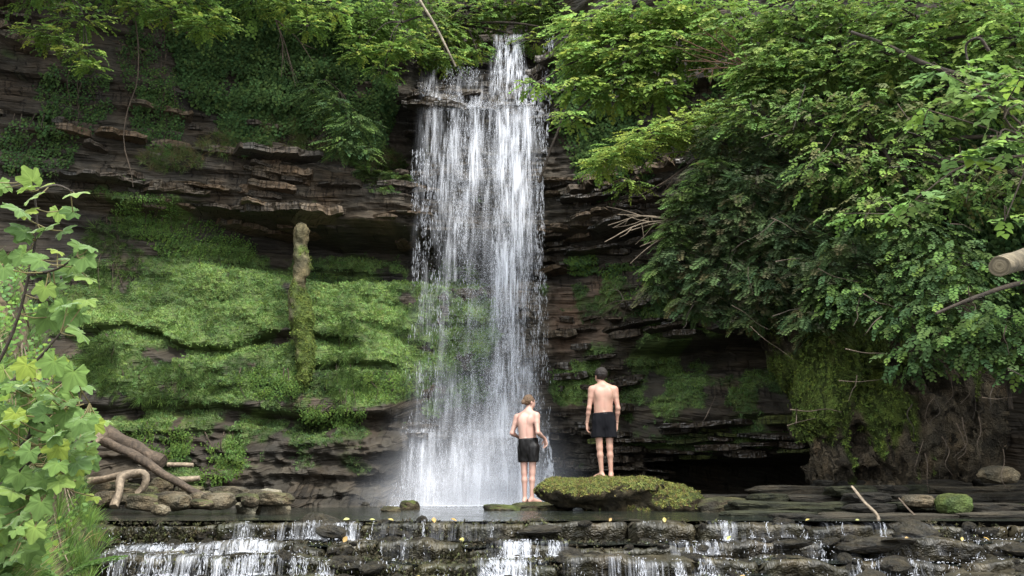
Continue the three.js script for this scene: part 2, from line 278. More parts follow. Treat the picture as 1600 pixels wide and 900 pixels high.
function cliffHit(px, py) { const dir = P(px, py, 1).sub(V(0, EYE, 0)); let t = 7; while (t < 26 && t < wallD(dir.x * t, EYE + dir.y * t)) t += 0.04; return V(dir.x * t, EYE + dir.y * t, -t); }
const cliffN = (X, Y) => { const e = 0.06, d = wallD(X, Y); return V(wallD(X + e, Y) - d, wallD(X, Y + e) - d, e).normalize(); };

// where moss grows: patches given by centre, half width, half height and strength
const mossPatch = [[280, 480, 130, 110, 1], [420, 470, 110, 90, 1], [560, 490, 120, 100, 1.15], [330, 420, 110, 50, 0.6], [480, 560, 160, 60, 1], [600, 560, 60, 50, 1.1], [300, 590, 190, 45, 0.72], [230, 640, 120, 45, 0.6], [440, 610, 160, 36, 0.6], [590, 605, 60, 30, 1], [610, 280, 50, 30, 0.9], [700, 520, 70, 120, 0.8], [660, 600, 50, 60, 0.8], [330, 700, 70, 60, 0.6], [1040, 520, 35, 60, 0.9], [1000, 590, 80, 34, 0.68], [1100, 610, 130, 30, 0.62], [900, 605, 35, 30, 0.85], [1180, 490, 60, 18, 1], [1120, 505, 60, 20, 0.8], [960, 500, 60, 60, 0.5], [1050, 650, 150, 40, 0.42], [170, 420, 50, 70, 0.3], [230, 350, 80, 50, 0.35], [880, 470, 40, 30, 0.4], [1130, 690, 120, 12, 0.6], [470, 690, 110, 40, 0.45], [330, 690, 90, 70, 0.55], [560, 700, 50, 40, 0.4]]
  .map(([x, y, w, h, s]) => { const c = cliffHit(x, y), k = -c.z / FOCAL; return [c.x, c.y, w * k, h * k, s]; });
const mossAt = (X, Y) => { let m = 0; for (const [x, y, w, h, s] of mossPatch) { const q = ((X - x) / w) ** 2 + ((Y - y) / h) ** 2; if (q < 2.2) m = Math.max(m, s * (1 - ss(0.3, 2.2, q))); } return m + 0.95 * fbm(X * 0.8, Y * 1.2, 21, 5) - 0.5 * ss(0.05, 0.45, N3(X * 1.9, Y * 1.7, 2) + 0.4 * N3(X * 6, Y * 5, 3)); };
const earthAt = (X, Y) => ss(5.8, 6.8, X + 0.8 * fbm(X * 0.8, Y * 0.8, 5, 3));

{
  const X0 = -15, X1 = 15, Y0 = -0.6, Y1 = 17, nx = 860, ny = 570, pos = new Float32Array(nx * ny * 3), col = new Float32Array(nx * ny * 3), uv = new Float32Array(nx * ny * 2), idx = [];
  for (let j = 0; j < ny; j++) for (let i = 0; i < nx; i++) {
    const k = j * nx + i, X = CG.x[i], Y = Y0 + (Y1 - Y0) * j / (ny - 1), D = CG.d[k];
    pos.set([X, Y, -D], k * 3); uv.set([X / 2.1, (Y - D * 0.25) / 2.1], k * 2);
    const bed = hn(Math.floor((Y - 0.03 * X + 0.3 * fbm(X * 0.3, Y * 0.35, 1.7, 2)) / 0.21), X * 0.4), g = 0.5 + fbm(X * 1.3, Y * 1.6, 12, 4);
    let c = mix3([0.038, 0.034, 0.029], [0.115, 0.098, 0.077], clamp(0.15 + 0.45 * bed * bed + 0.5 * (g - 0.4)));
    c = mix3(c, [0.055, 0.042, 0.03], 0.8 * clamp(fbm(X * 0.7, Y * 0.9, 33, 3) * 2));
    c = mix3(c, mix3([0.06, 0.05, 0.04], [0.17, 0.135, 0.10], clamp(bed + fbm(X * 3, Y * 5, 14, 3))), 0.8 * win(-5.2, -2.3, 0.5, X) * win(6.0, 7.3, 0.15, Y));
    c = mix3(c, [0.19, 0.135, 0.105], 0.75 * win(0.9, 2.1, 0.2, X) * win(3.3, 5, 0.3, Y));
    c = mix3(c, [0.045, 0.034, 0.024], earthAt(X, Y));
    const m = mossAt(X, Y);
    c = mix3(c, mix3([0.05, 0.08, 0.026], [0.17, 0.26, 0.085], clamp(0.04 + 0.8 * (m - 0.3) + 1.2 * fbm(X * 1.6, Y * 1.9, 40, 4))), ss(0.28, 0.5, m));
    col.set(c, k * 3);
  }
  for (let j = 0; j < ny - 1; j++) for (let i = 0; i < nx - 1; i++) { const a = j * nx + i; idx.push(a, a + 1, a + nx, a + nx, a + 1, a + nx + 1); }
  const g = new THREE.BufferGeometry(); g.setAttribute('position', new THREE.BufferAttribute(pos, 3)); g.setAttribute('color', new THREE.BufferAttribute(col, 3)); g.setAttribute('uv', new THREE.BufferAttribute(uv, 2)); g.setIndex(idx); g.computeVertexNormals();
  const cliff = solo('cliff', g, M.cliff, 'dark layered limestone cliff with mossy lower terraces behind the waterfall', 'cliff', null, 'structure');

  // bedded slabs that stand out of the wall, one mesh each
  seed(21);
  const slabGeo = [];
  for (let v = 0; v < 26; v++) {
    const L = 0.3 + 1.4 * Math.pow(rnd(), 1.4), H = R(0.05, 0.2), Dp = R(0.5, 0.95), b = new THREE.BoxGeometry(L, H, Dp, Math.max(5, Math.round(L / 0.09)), 2, 5), p = b.attributes.position;
    for (let i = 0; i < p.count; i++) {
      let x = p.getX(i), y = p.getY(i), z = p.getZ(i); const front = ss(-0.1, 0.5, z / Dp), e = Math.abs(x) / L;
      z -= front * (0.16 * (0.3 + 1.6 * fbm(x * 2.1 + v * 9, 1.3, v, 2)) + 0.09 * Math.abs(N3(x * 9 + v, y * 8, 3)) + 0.05 * Math.sign(N3(x * 5 + v * 3, 7, 2)));
      y *= 1 - 0.35 * front * Math.abs(N3(x * 4 + v, 2, 4)) - 0.25 * ss(0.4, 0.5, e); y += 0.025 * N3(x * 3.1 + v * 5, z * 2, v); x += 0.05 * N3(y * 9, z * 5, v * 3.3);
      z *= 1 - 0.3 * ss(0.35, 0.5, e) * h1(v * 3 + (x > 0 ? 1 : 0)); p.setXYZ(i, x, y, z);
    }
    const f = b.toNonIndexed(); f.computeVertexNormals(); boxUV(f, 1 / 2.1); f.userData = { L, H }; slabGeo.push(f);
  }
  const tones = [[0.075, 0.064, 0.053], [0.10, 0.084, 0.066], [0.16, 0.13, 0.10], [0.085, 0.076, 0.068], [0.13, 0.10, 0.072]].map((c) => phy({ color: C(...c), map: T.strata, bumpMap: T.strataBump, bumpScale: 0.06, roughness: 0.65, specularIntensity: 0.6 }));
  const wet = [[0.055, 0.048, 0.04], [0.07, 0.06, 0.05]].map((c) => phy({ color: C(...c), map: T.strata, bumpMap: T.strataBump, bumpScale: 0.06, roughness: 0.36 }));
  const green = [[0.06, 0.085, 0.02], [0.09, 0.12, 0.03]].map((c) => phy({ color: C(...c), map: T.strata, bumpMap: T.strataBump, bumpScale: 0.08, roughness: 0.95 }));
  const rows = (x0, x1, y0, y1, t0, t1, len0, len1, out, chance, mats, tilt = 0) => {
    for (let y = y0; y < y1;) {
      let tall = 0.06;
      for (let x = x0 + R(-0.5, 0); x < x1;) {
        let g = pick(slabGeo); for (let q = 0; q < 6 && (g.userData.L < len0 * 0.8 || g.userData.L > len1 || g.userData.H > t1 * 1.3); q++) g = pick(slabGeo);
        const s = R(0.85, 1.2), l = g.userData.L * s, t = g.userData.H * s; tall = Math.max(tall, Math.min(t, t1));
        if (rnd() < chance) { const cx = x + l / 2, cy = y + t / 2 + tilt * (cx - x0) + R(-0.03, 0.03), d = Math.min(wallD(cx - l * 0.35, cy), wallD(cx, cy), wallD(cx + l * 0.35, cy)), e = 0.35, slope = (cliffD(cx + e, cy, false) - cliffD(cx - e, cy, false)) / (2 * e), m = part('rock_slab', g, pick(mats), cliff); m.position.set(cx, cy, -d + R(out[0], out[1]) - 0.35); m.scale.setScalar(s); m.rotation.set(R(-0.1, 0.1), Math.atan(clamp(slope, -0.8, 0.8)) + R(-0.15, 0.15), R(-0.07, 0.07) + tilt); }
        x += l * R(0.75, 1.0);
      }
      y += tall * R(0.75, 1.0);
    }
  };
  rows(-8.6, -5.4, 5.95, 7.5, 0.05, 0.17, 0.25, 1.5, [-0.15, 0.28], 0.34, tones);
  rows(-5.4, -2.2, 5.95, 7.45, 0.04, 0.15, 0.25, 1.7, [-0.12, 0.34], 0.45, tones);
  rows(-11, -6, 7.6, 10.5, 0.08, 0.22, 0.4, 1.4, [-0.15, 0.08], 0.14, tones);
  rows(0.8, 3.6, 5.3, 7.2, 0.05, 0.13, 0.4, 1.5, [0.0, 0.35], 0.55, tones.concat(wet, wet));
  rows(1.0, 2.5, 0.3, 4.6, 0.06, 0.18, 0.3, 1.0, [-0.08, 0.1], 0.22, tones.slice(0, 2).concat(wet, wet));
  rows(2.6, 5.2, 3.3, 4.25, 0.1, 0.24, 0.7, 2.0, [0.1, 0.4], 0.8, wet.concat(tones[0]), 0.03);
  rows(2.2, 5.2, 0.95, 1.55, 0.05, 0.11, 0.4, 1.4, [0.0, 0.35], 0.65, wet.concat(wet, green));
  rows(1.0, 3.2, 0.1, 1.0, 0.06, 0.15, 0.4, 1.3, [0.0, 0.25], 0.5, wet);
  rows(-2.2, 0.8, 1.25, 1.55, 0.1, 0.18, 0.4, 1.0, [0.05, 0.25], 0.8, wet);
  rows(-2.2, 0.6, 9.0, 9.3, 0.1, 0.18, 0.4, 0.9, [0.05, 0.2], 0.8, wet);
  rows(-2.2, 0.9, 9.5, 10.9, 0.12, 0.3, 0.3, 0.8, [-0.05, 0.2], 0.5, wet);

  // moss: short tufts rooted in the wall
  seed(22);
  const sc = [0, 1, 2].map((k) => new Scatter(G.turf[k], M.moss)), bits = [0, 1].map((k) => new Scatter(G.bit[k], M.leaf));
  for (let n = 0; n < 80000; n++) {
    const X = R(-9.5, 5.6), Y = R(0.2, 8), m = mossAt(X, Y); if (m < R(0.3, 0.6)) continue;
    const nn = cliffN(X, Y), p = V(X, Y, -wallD(X, Y)); if (nn.y < -0.55) continue;
    const lush = clamp(0.03 + 0.85 * (m - 0.3) + 1.2 * fbm(X * 1.6, Y * 1.9, 40, 4)), c = mix3([0.065, 0.115, 0.035], [0.27, 0.41, 0.12], lush);
    const g = nn.clone().add(V(R(-0.5, 0.5), R(-0.7, 0.5), R(-0.2, 0.5)));
    if (rnd() < 0.16) bits[n % 2].add(p, aim(V(R(-0.4, 0.4), 1, 0.4).add(nn), nn), R(0.6, 1.3), hue(mix3(c, GREEN.mid, 0.5)));
    else sc[n % 3].add(p, aim(g, V(0, 0, 1)), R(0.32, 0.75), hue(c, 0.2));
  }
  for (const s of sc) s.build('moss', cliff); for (const s of bits) s.build('moss_leaves', cliff);
}
// ---------- wooded hillside above and behind the wall ----------
{
  const pos = [], idx = [], uv = [], col = [], nx = 70, nz = 40;
  for (let j = 0; j < nz; j++) for (let i = 0; i < nx; i++) { const x = -15 + 30 * i / (nx - 1), d = wallD(x, 16.9) + 0.6 * j, z = -d, y = 16.9 + 0.35 * j * 0.6 + 0.6 * ss(0, 6, j) * fbm(x * 0.3, z * 0.3, 3, 3); pos.push(x, y, z); uv.push(x / 2, z / 2); const t = clamp(0.5 + fbm(x, z, 2, 3)); col.push(lerp(0.03, 0.05, t), lerp(0.035, 0.06, t), 0.018); }
  for (let j = 0; j < nz - 1; j++) for (let i = 0; i < nx - 1; i++) { const a = j * nx + i; idx.push(a, a + 1, a + nx, a + nx, a + 1, a + nx + 1); }
  solo('hillside', geom(pos, idx, uv, col), M.rock, 'wooded hillside above the waterfall', 'hillside', null, 'structure');
}
// ---------- stream bed, ledges and water ----------
const LEDGE = [[9.4, 0.0], [8.95, -0.165], [8.45, -0.30], [8.02, -0.44], [7.5, -0.56], [6.9, -0.68], [6.2, -0.8]]; // front edge distance and top height of every step
const edgeZ = (k, x) => LEDGE[k][0] + 0.22 * fbm(x * 0.35, k * 3.7, 2, 3) * 2 + 0.05 * N3(x * 2.3, k, 5) + 0.35 * ss(1, 5, x) * (k > 0 ? 0.3 : 0.1);
const TILT = [0.002, -0.006, 0.006, -0.004, 0.004, 0, 0], topY = (k, x) => LEDGE[k][1] + (k ? 1 : 0.45) * (0.13 * fbm(x * 0.5, k * 4.3, 5, 2) + 0.1 * fbm(x * 1.5, k * 2.3, 8, 3)) - TILT[k] * x - (k === 0 ? 0.012 * ss(1, 5, x) : 0);
{
  const bed = solo('stream_bed', (() => { const pos = [], idx = [], uv = [], col = [], nx = 120, nz = 60; for (let j = 0; j < nz; j++) for (let i = 0; i < nx; i++) { const x = -9 + 18 * i / (nx - 1), d = 21 - 20.5 * j / (nz - 1); let y = -0.45; for (const [z, t] of LEDGE) if (d < z - 0.1) y = Math.min(y, t - 0.42); y += 0.08 * fbm(x * 0.8, d * 0.8, 4, 3); if (d < 5.8) y = -1.25 + 0.1 * fbm(x, d, 1, 3); pos.push(x, y, -d); uv.push(x, d); col.push(0.045, 0.038, 0.03); } for (let j = 0; j < nz - 1; j++) for (let i = 0; i < nx - 1; i++) { const a = j * nx + i; idx.push(a, a + nx, a + 1, a + nx, a + nx + 1, a + 1); } const g = geom(pos, idx, uv, col); return g; })(), M.wetRock, 'dark stepped rock bed of the stream below the pool', 'stream bed', null, 'structure');
  seed(31);
  const mossy = (x, k) => clamp(win(-6, -2.8, 0.5, x) * (k === 0 ? 1 : 0.1) + win(-2.4, 0.2, 0.6, x) * (k >= 2 ? 0.9 : 0.35) + 0.7 * fbm(x * 1.1, k * 5.1, 8, 3) + 0.3);
  LEDGE.forEach(([zf, top], k) => {
    const low = k + 1 < LEDGE.length ? LEDGE[k + 1][1] : top - 0.15;
    for (let x = -7.5 + R(-0.5, 0); x < 8.5;) {
      const w = R(0.3, 1.5), nu = Math.ceil(w / 0.028), dy = R(-0.035, 0.02), slope = R(-0.03, 0.03), out = R(-0.1, 0.1), back = 0.7, prof = [];
      const lump = R(0.7, 1.5);
      // tread from the back, round the nose, down the riser and under
      for (let i = 0; i <= 8; i++) prof.push([back * (1 - i / 8), 0, 0]);
      for (let i = 1; i <= 4; i++) { const a = i / 4 * Math.PI / 2; prof.push([-0.05 * Math.sin(a), -0.05 * (1 - Math.cos(a)), 1]); }
      const H = top - low + 0.08; for (let i = 1; i <= 8; i++) { const t = i / 8; prof.push([-0.05 + 0.07 * t, -0.05 - (H - 0.05) * t, 1]); }
      const pos = [], uv = [], idx = [], col = [], nv = prof.length; let s = 0;
      for (let i = 0; i <= nu; i++) for (let j = 0; j < nv; j++) {
        const t = i / nu, xx = x + w * t, end = ss(0.0, 0.07, Math.min(t, 1 - t)), [pz, py, f] = prof[j];
        const ridge = Math.abs(N3(xx * 9 * lump, k * 4.4 + py * 2, 3)) * 0.05 + 0.035 * N3(xx * 22, py * 9, k);
        let z = edgeZ(k, xx) - out + pz + (1 - end) * 0.12 * f - f * ridge, y = topY(k, xx) + dy + slope * (t - 0.5) * w + py - (1 - end) * 0.05 + 0.07 * fbm(xx * 2.6, z * 3, k, 3) + 0.012 * N3(xx * 14, z * 14, 3);
        pos.push(xx, y, -z); uv.push(xx * 1.2, (py - pz) * 1.2);
        const m = mossy(xx, k) * (0.6 + 0.8 * fbm(xx * 6, z * 6 + y * 6, 9, 2)); col.push(...mix3(mix3([0.045, 0.038, 0.03], [0.105, 0.086, 0.062], clamp(0.4 + fbm(xx * 2, y * 6 + z * 3, 15, 3) * 1.4)), [0.05, 0.052, 0.02], clamp(m)));
      }
      for (let i = 0; i < nu; i++) for (let j = 0; j < nv - 1; j++) { const a = i * nv + j, b = a + nv; idx.push(a, a + 1, b, b, a + 1, b + 1); }
      part('ledge_stone', geom(pos, idx, uv, col), M.wetRock, bed);
      x += w * R(0.93, 1.0);
    }
  });
  // loose lumps lying on the treads and against the risers
  seed(33); const lumps = Array.from({ length: 8 }, (_, i) => { const q = new THREE.IcosahedronGeometry(1, 2), p = q.attributes.position; for (let n = 0; n < p.count; n++) { const x = p.getX(n), y = p.getY(n), z = p.getZ(n), f = 1 + 0.5 * fbm(x * 1.3 + i * 9, y * 1.3, z * 1.3, 3); p.setXYZ(n, x * f, y * f, z * f); } q.computeVertexNormals(); return boxUV(paint(q, (x, y, z, a, b) => mix3([0.035, 0.03, 0.024], [0.085, 0.07, 0.048], clamp(0.5 + fbm(x * 2, y * 2, z * 2 + i, 3) * 1.5))), 0.8); });
  for (let n = 0; n < 260; n++) { const k = Math.floor(R(0, 4.6)), x = Math.pow(R(-1, 1), 1) * 6.2 + 0.6, onTop = rnd() < 0.5, s = R(0.02, 0.07), m = part('wet_stone', pick(lumps), M.wetRock, bed); m.position.set(x, onTop ? topY(k, x) + s * 0.15 : topY(k, x) - R(0.03, 0.13), -(edgeZ(k, x) + (onTop ? R(-0.05, 0.3) : -0.05))); m.scale.set(s * R(1, 2.2), s * R(0.5, 0.9), s * R(0.8, 1.3)); m.rotation.y = R(0, 3); m.rotation.z = R(-0.3, 0.3); }
  // broken slabs that lie across the step edges
  seed(34);
  for (let n = 0; n < 34; n++) { const k = Math.floor(R(0, 4.6)), x = R(-5.2, 6), s = R(0.1, 0.26), m = part('broken_slab', pick(lumps), M.wetRock, bed); m.position.set(x, topY(k, x) - R(0.01, 0.09), -(edgeZ(k, x) + R(-0.12, 0.1))); m.scale.set(s * R(0.9, 1.7), R(0.035, 0.09), s * R(0.5, 0.9)); m.rotation.set(R(-0.05, 0.35), R(0, 3), R(-0.16, 0.16)); }
  // hanging moss on the risers
  const fr = [0, 1, 2].map((i) => new Scatter(G.moss[i], M.moss));
  for (let n = 0; n < 22000; n++) { const k = Math.floor(R(0, 5)), x = R(-6.5, 7.5); if (mossy(x, k) < R(0.35, 0.9)) continue; const up = rnd() < 0.3, y = topY(k, x) - (up ? 0 : R(0, 0.16)), z = edgeZ(k, x) - (up ? -R(0, 0.25) : 0.07); fr[n % 3].add(V(x, y, -z), aim(up ? V(R(-1, 1), 1, R(0, 1)) : V(R(-0.3, 0.3), -1, R(0.1, 0.7)), V(0, 0, 1)), R(0.35, 0.85), hue(rnd() < 0.65 ? [0.045, 0.038, 0.02] : [0.075, 0.08, 0.028], 0.35)); }
  for (const s of fr) s.build('hanging_moss', bed);
}
{ // water: the pool, a film on every step
  const sheet = (f0, f1, y, nx, nz) => { const pos = [], idx = [], uv = []; for (let j = 0; j <= nz; j++) for (let i = 0; i <= nx; i++) { const x = -8 + 16.5 * i / nx, d = lerp(f0(x), f1(x), j / nz); pos.push(x, (typeof y === 'number' ? y : y(x)) + 0.006 * fbm(x * 3, d * 3, 1, 3), -d); uv.push(x / 1.3, d / 2.2); } for (let j = 0; j < nz; j++) for (let i = 0; i < nx; i++) { const a = j * (nx + 1) + i; idx.push(a, a + nx + 1, a + 1, a + nx + 1, a + nx + 2, a + 1); } return geom(pos, idx, uv); };
  solo('pool_water', sheet(() => 22, (x) => edgeZ(0, x) + 0.12, 0.022, 160, 120), M.pool, 'dark rippled plunge pool below the waterfall', 'pool', null, 'structure');
  for (let k = 1; k < LEDGE.length; k++) solo('stream_water', sheet((x) => edgeZ(k - 1, x) + 0.02, (x) => edgeZ(k, x) + 0.06, (x) => topY(k, x) + 0.004 - 0.05 * 0.3, 220, 12), M.pool, `shallow water on the ${['', 'first', 'second', 'third', 'fourth', 'fifth', 'sixth'][k]} step below the pool lip`, 'water', 'water on the rock steps', 'structure');
}
// ---------- the waterfall: thousands of falling strands and drops ----------
let veilOf;
{
  const fall = thing('waterfall', 'tall white waterfall dropping over the rock lip into the pool', 'waterfall', V(-0.6, 0, -18.6), null, 'structure');
  // rows: pixel row, left and right pixel, share of water, distance
  const row = (rows, py) => { let i = 1; while (i < rows.length - 1 && rows[i][0] < py) i++; const a = rows[i - 1], b = rows[i], t = clamp((py - a[0]) / (b[0] - a[0])); return a.map((v, k) => lerp(v, b[k], t)); };
  // n flakes; big is the size of open gaps between the bundles, cut how much of the sheet they take
  function stream(name, rows, n, o = {}) {
    const { len = [0.03, 0.2], wid = [0.002, 0.005], sd = 1, fx = 9, fy = 1.6, edge = 0.2, thick = 0.12, cut = 0.3, lean = 0.04, soft = 0.35 } = o;
    const sc = new Shards(), top = rows[0][0], bot = rows[rows.length - 1][0]; seed(100 + sd); let made = 0;
    for (let tries = 0; made < n && tries < n * 9; tries++) {
      const py = R(top, bot), [, l, r, share, d] = row(rows, py), u = rnd(), p = P(lerp(l, r, u), py, d);
      const wx = p.x + 0.07 * N3(p.x * 3, p.y * 1.1, sd + 3), wy = p.y + 0.3 * N3(p.x * 2.2, p.y * 1.7, sd + 6);
      const a = N3(wx * fx, wy * fy, sd), b = N3(wx * fx * 0.4, wy * fy * 0.7, sd + 5), c = N3(wx * fx * 3.1, wy * fy * 3.2, sd + 9), e = N3(wx * fx * 6, wy * fy * 6, sd + 13);
      const m = share * Math.min(1, ss(0, edge, u) * ss(0, edge, 1 - u) + 0.04) * ss(cut - soft, cut + soft, 0.5 + 0.75 * a + 0.6 * b + 0.5 * c + 0.35 * e);
      if (m < rnd()) continue;
      p.z += gauss() * thick; p.x += gauss() * 0.01;
      const s = 0.4 + 1.2 * rnd() * rnd(); sc.add(p, R(...wid), R(...len) * s, R(-1, 1), R(-lean, lean), R(-lean, lean)); made++;
    }
    return sc.build(name, fall);
  }
  stream('main_curtain', [[163, 762, 852, 0.9, 19.15], [250, 762, 848, 0.9, 19.1], [330, 762, 838, 0.85, 19.05], [420, 760, 836, 0.75, 19.0], [550, 756, 842, 0.6, 18.95], [676, 746, 852, 0.55, 18.9]], 5760, { sd: 1, cut: 0.4 });
  stream('bright_core', [[170, 772, 832, 0.9, 19.1], [260, 776, 830, 1, 19.05], [330, 778, 815, 1, 19.0], [400, 774, 805, 0.9, 18.97], [470, 772, 808, 0.85, 18.95], [600, 768, 812, 0.5, 18.9], [676, 762, 815, 0.35, 18.85]], 1920, { sd: 2, cut: 0.15, len: [0.02, 0.1], edge: 0.35 });
  stream('side_curtain', [[163, 655, 765, 0.8, 19.2], [230, 650, 762, 0.8, 19.15], [310, 652, 752, 0.6, 19.1], [400, 652, 748, 0.32, 19.05], [550, 645, 755, 0.24, 19.0], [676, 632, 768, 0.26, 18.9]], 1440, { sd: 3, cut: 0.55, soft: 0.25, fx: 7 });
  stream('white_patch', [[195, 690, 762, 0.5, 19.1], [250, 690, 748, 1, 19.1], [320, 700, 742, 0.7, 19.05], [420, 705, 738, 0.3, 19.0]], 1920, { sd: 31, cut: 0.35, len: [0.02, 0.1], edge: 0.35 });
  stream('thin_veil', [[235, 640, 672, 0.6, 19.1], [330, 640, 690, 0.4, 19.05], [480, 640, 700, 0.25, 19.0], [676, 615, 690, 0.2, 18.9]], 1560, { sd: 4, cut: 0.6, soft: 0.2, fx: 14 });
  stream('edge_strands', [[60, 850, 868, 0.8, 20.6], [115, 845, 866, 0.8, 20.1], [165, 838, 862, 0.7, 19.3], [300, 836, 851, 0.8, 19.1], [676, 828, 864, 0.3, 18.9]], 1920, { sd: 5, fx: 14, cut: 0.5 });
  stream('upper_cascade', [[56, 770, 815, 1, 21.3], [100, 766, 822, 0.8, 20.8], [163, 756, 846, 0.6, 19.45]], 1560, { sd: 6, cut: 0.4 });
  stream('upper_lace', [[104, 655, 760, 0.7, 20.3], [130, 648, 762, 0.6, 20.0], [168, 648, 768, 0.9, 19.35]], 1440, { sd: 7, len: [0.02, 0.08], fx: 4, fy: 4, cut: 0.6, soft: 0.2, lean: 0.5 });
  stream('lip_foam', [[158, 655, 850, 1, 19.3], [174, 650, 852, 1, 19.18]], 1560, { sd: 8, len: [0.015, 0.06], fx: 4, fy: 3, cut: 0.5, lean: 0.8 });
  stream('lower_cascade', [[664, 612, 862, 0.35, 18.85], [680, 610, 864, 0.8, 18.5], [730, 612, 862, 0.7, 18.3], [788, 600, 866, 0.9, 18.1]], 6240, { sd: 9, cut: 0.35, soft: 0.45, fx: 5 });
  stream('foot_splash', [[748, 620, 690, 0.3, 18.0], [770, 598, 700, 0.6, 17.9], [789, 585, 712, 1, 17.8]], 1080, { sd: 10, len: [0.015, 0.05], lean: 0.8, fx: 3, fy: 3, cut: 0.5 });
  stream('ledge_splash', [[655, 640, 850, 0.4, 18.7], [675, 615, 860, 1, 18.55], [684, 612, 862, 0.7, 18.45]], 1080, { sd: 12, len: [0.015, 0.06], lean: 0.8, fx: 3, fy: 2, cut: 0.5 });
  stream('side_trickle', [[684, 845, 862, 0.9, 18.3], [730, 846, 866, 0.8, 18.0], [786, 846, 872, 0.9, 17.6]], 1320, { sd: 11, cut: 0.4 });
  // sheets of falling water
  veilOf = (() => { // streaks of falling water: broad bundles, cords and fine threads
    const n = 1024, d = new Uint8Array(n * n * 4);
    for (let j = 0; j < n; j++) for (let i = 0; i < n; i++) {
      const u = i / n, v = j / n, s = u + 0.010 * tileN2(u, v, 7, 6, 2), a = tileN2(s, v, 16, 5, 3), b = tileN2(s, v, 46, 11, 6), e = tileN2(s, v, 120, 22, 9), q = tileN2(u, v, 190, 90, 12), w = clamp(ss(-0.35, 1.0, 0.62 * a + 0.62 * b + 0.45 * e + 0.16 * q + 0.06));
      d.set([w * 255, w * 255, w * 255, 255], (j * n + i) * 4);
    }
    const t = new THREE.DataTexture(d, n, n, THREE.RGBAFormat); t.wrapS = t.wrapT = THREE.RepeatWrapping; t.magFilter = t.minFilter = THREE.LinearFilter; t.needsUpdate = true;
    return std({ color: C(0.76, 0.78, 0.84), vertexColors: true, alphaMap: t, transparent: true, roughness: 0.9, side: THREE.DoubleSide });
  })();
  const veil = (rows, amount, sd, fine = 1) => {
    const nu = 40, nv = 150, pos = [], col = [], uv = [], idx = [], top = rows[0][0], bot = rows[rows.length - 1][0];
    for (let j = 0; j <= nv; j++) for (let i = 0; i <= nu; i++) {
      const py = lerp(top, bot, j / nv), [, l, r, share, d] = row(rows, py), u = i / nu, wl = 14 * fbm(py * 0.012, sd * 3.1, 2, 3), wr = 14 * fbm(py * 0.012, sd * 5.7, 8, 3), p = P(lerp(l + wl, r + wr, u), py, d); p.z += 0.12 * N3(p.x * 2.4, p.y * 0.6, sd);
      pos.push(p.x, p.y, p.z); uv.push((p.x * 0.62 + sd * 0.37) * fine, (p.y * 0.17 + sd * 0.21) * fine);
      const e = ss(0, 0.3, u) * ss(0, 0.3, 1 - u) * ss(0, 0.03, j / nv) * (j === nv ? 0.6 : 1), gap = ss(-0.35, 0.35, fbm(p.x * 2.6 + 0.3 * N3(p.x, p.y * 2, 3), p.y * 0.55, sd, 3) * 2.1 + share * 0.42 - 0.26);
      col.push(1, 1, 1, clamp(amount * share * e * gap));
    }
    for (let j = 0; j < nv; j++) for (let i = 0; i < nu; i++) { const a = j * (nu + 1) + i; idx.push(a, a + nu + 1, a + 1, a + nu + 1, a + nu + 2, a + 1); }
    const q = geom(pos, idx, uv); q.setAttribute('color', new THREE.Float32BufferAttribute(col, 4)); part('water_sheet', rel(q, fall), veilOf, fall);
  };
  const mainRows = [[160, 758, 858, 0.9, 19.1], [250, 758, 852, 1, 19.05], [330, 756, 842, 1, 19.0], [420, 754, 840, 0.85, 18.95], [550, 750, 846, 0.7, 18.85], [684, 738, 860, 0.65, 18.75]], sideRows = [[160, 646, 790, 0.8, 19.15], [240, 642, 788, 0.8, 19.1], [320, 640, 784, 0.55, 19.05], [420, 638, 780, 0.33, 18.95], [550, 630, 780, 0.26, 18.85], [684, 612, 790, 0.4, 18.75]];
  veil(mainRows, 1.0, 1); veil(mainRows.map((r) => [r[0], r[1], r[2], r[3], r[4] - 0.12]), 0.75, 2, 1.3); veil(sideRows, 0.9, 4); veil(sideRows.map((r) => [r[0], r[1], r[2], r[3], r[4] - 0.12]), 0.6, 5, 1.3);
  veil([[166, 768, 838, 0.9, 18.95], [260, 770, 834, 1, 18.9], [330, 772, 822, 1, 18.85], [420, 768, 812, 0.9, 18.8], [520, 766, 812, 0.75, 18.75], [684, 756, 820, 0.5, 18.7]], 1.4, 6, 0.8);
  veil([[190, 682, 768, 0.5, 18.95], [250, 682, 756, 1, 18.95], [330, 692, 750, 0.8, 18.9], [440, 698, 745, 0.35, 18.85]], 1.4, 7, 0.8);
  veil([[54, 766, 818, 1, 21.25], [100, 762, 826, 0.9, 20.7], [164, 752, 852, 0.7, 19.35]], 1.1, 8); veil([[108, 660, 760, 0.4, 20.25], [130, 648, 766, 0.5, 19.95], [168, 645, 772, 0.9, 19.28]], 0.8, 10, 1.7);
  veil([[560, 615, 862, 0.15, 18.5], [640, 598, 870, 0.35, 18.35], [690, 592, 872, 0.6, 18.2], [740, 588, 874, 0.8, 18.0], [790, 570, 880, 1, 17.8]], 0.9, 11, 0.6);
  veil([[668, 606, 866, 0.9, 18.45], [720, 606, 866, 0.7, 18.25], [790, 585, 872, 0.9, 18.0]], 0.9, 12); veil([[674, 606, 866, 0.8, 18.3], [730, 600, 868, 0.8, 18.05], [790, 570, 878, 1, 17.6]], 0.6, 13, 0.5);
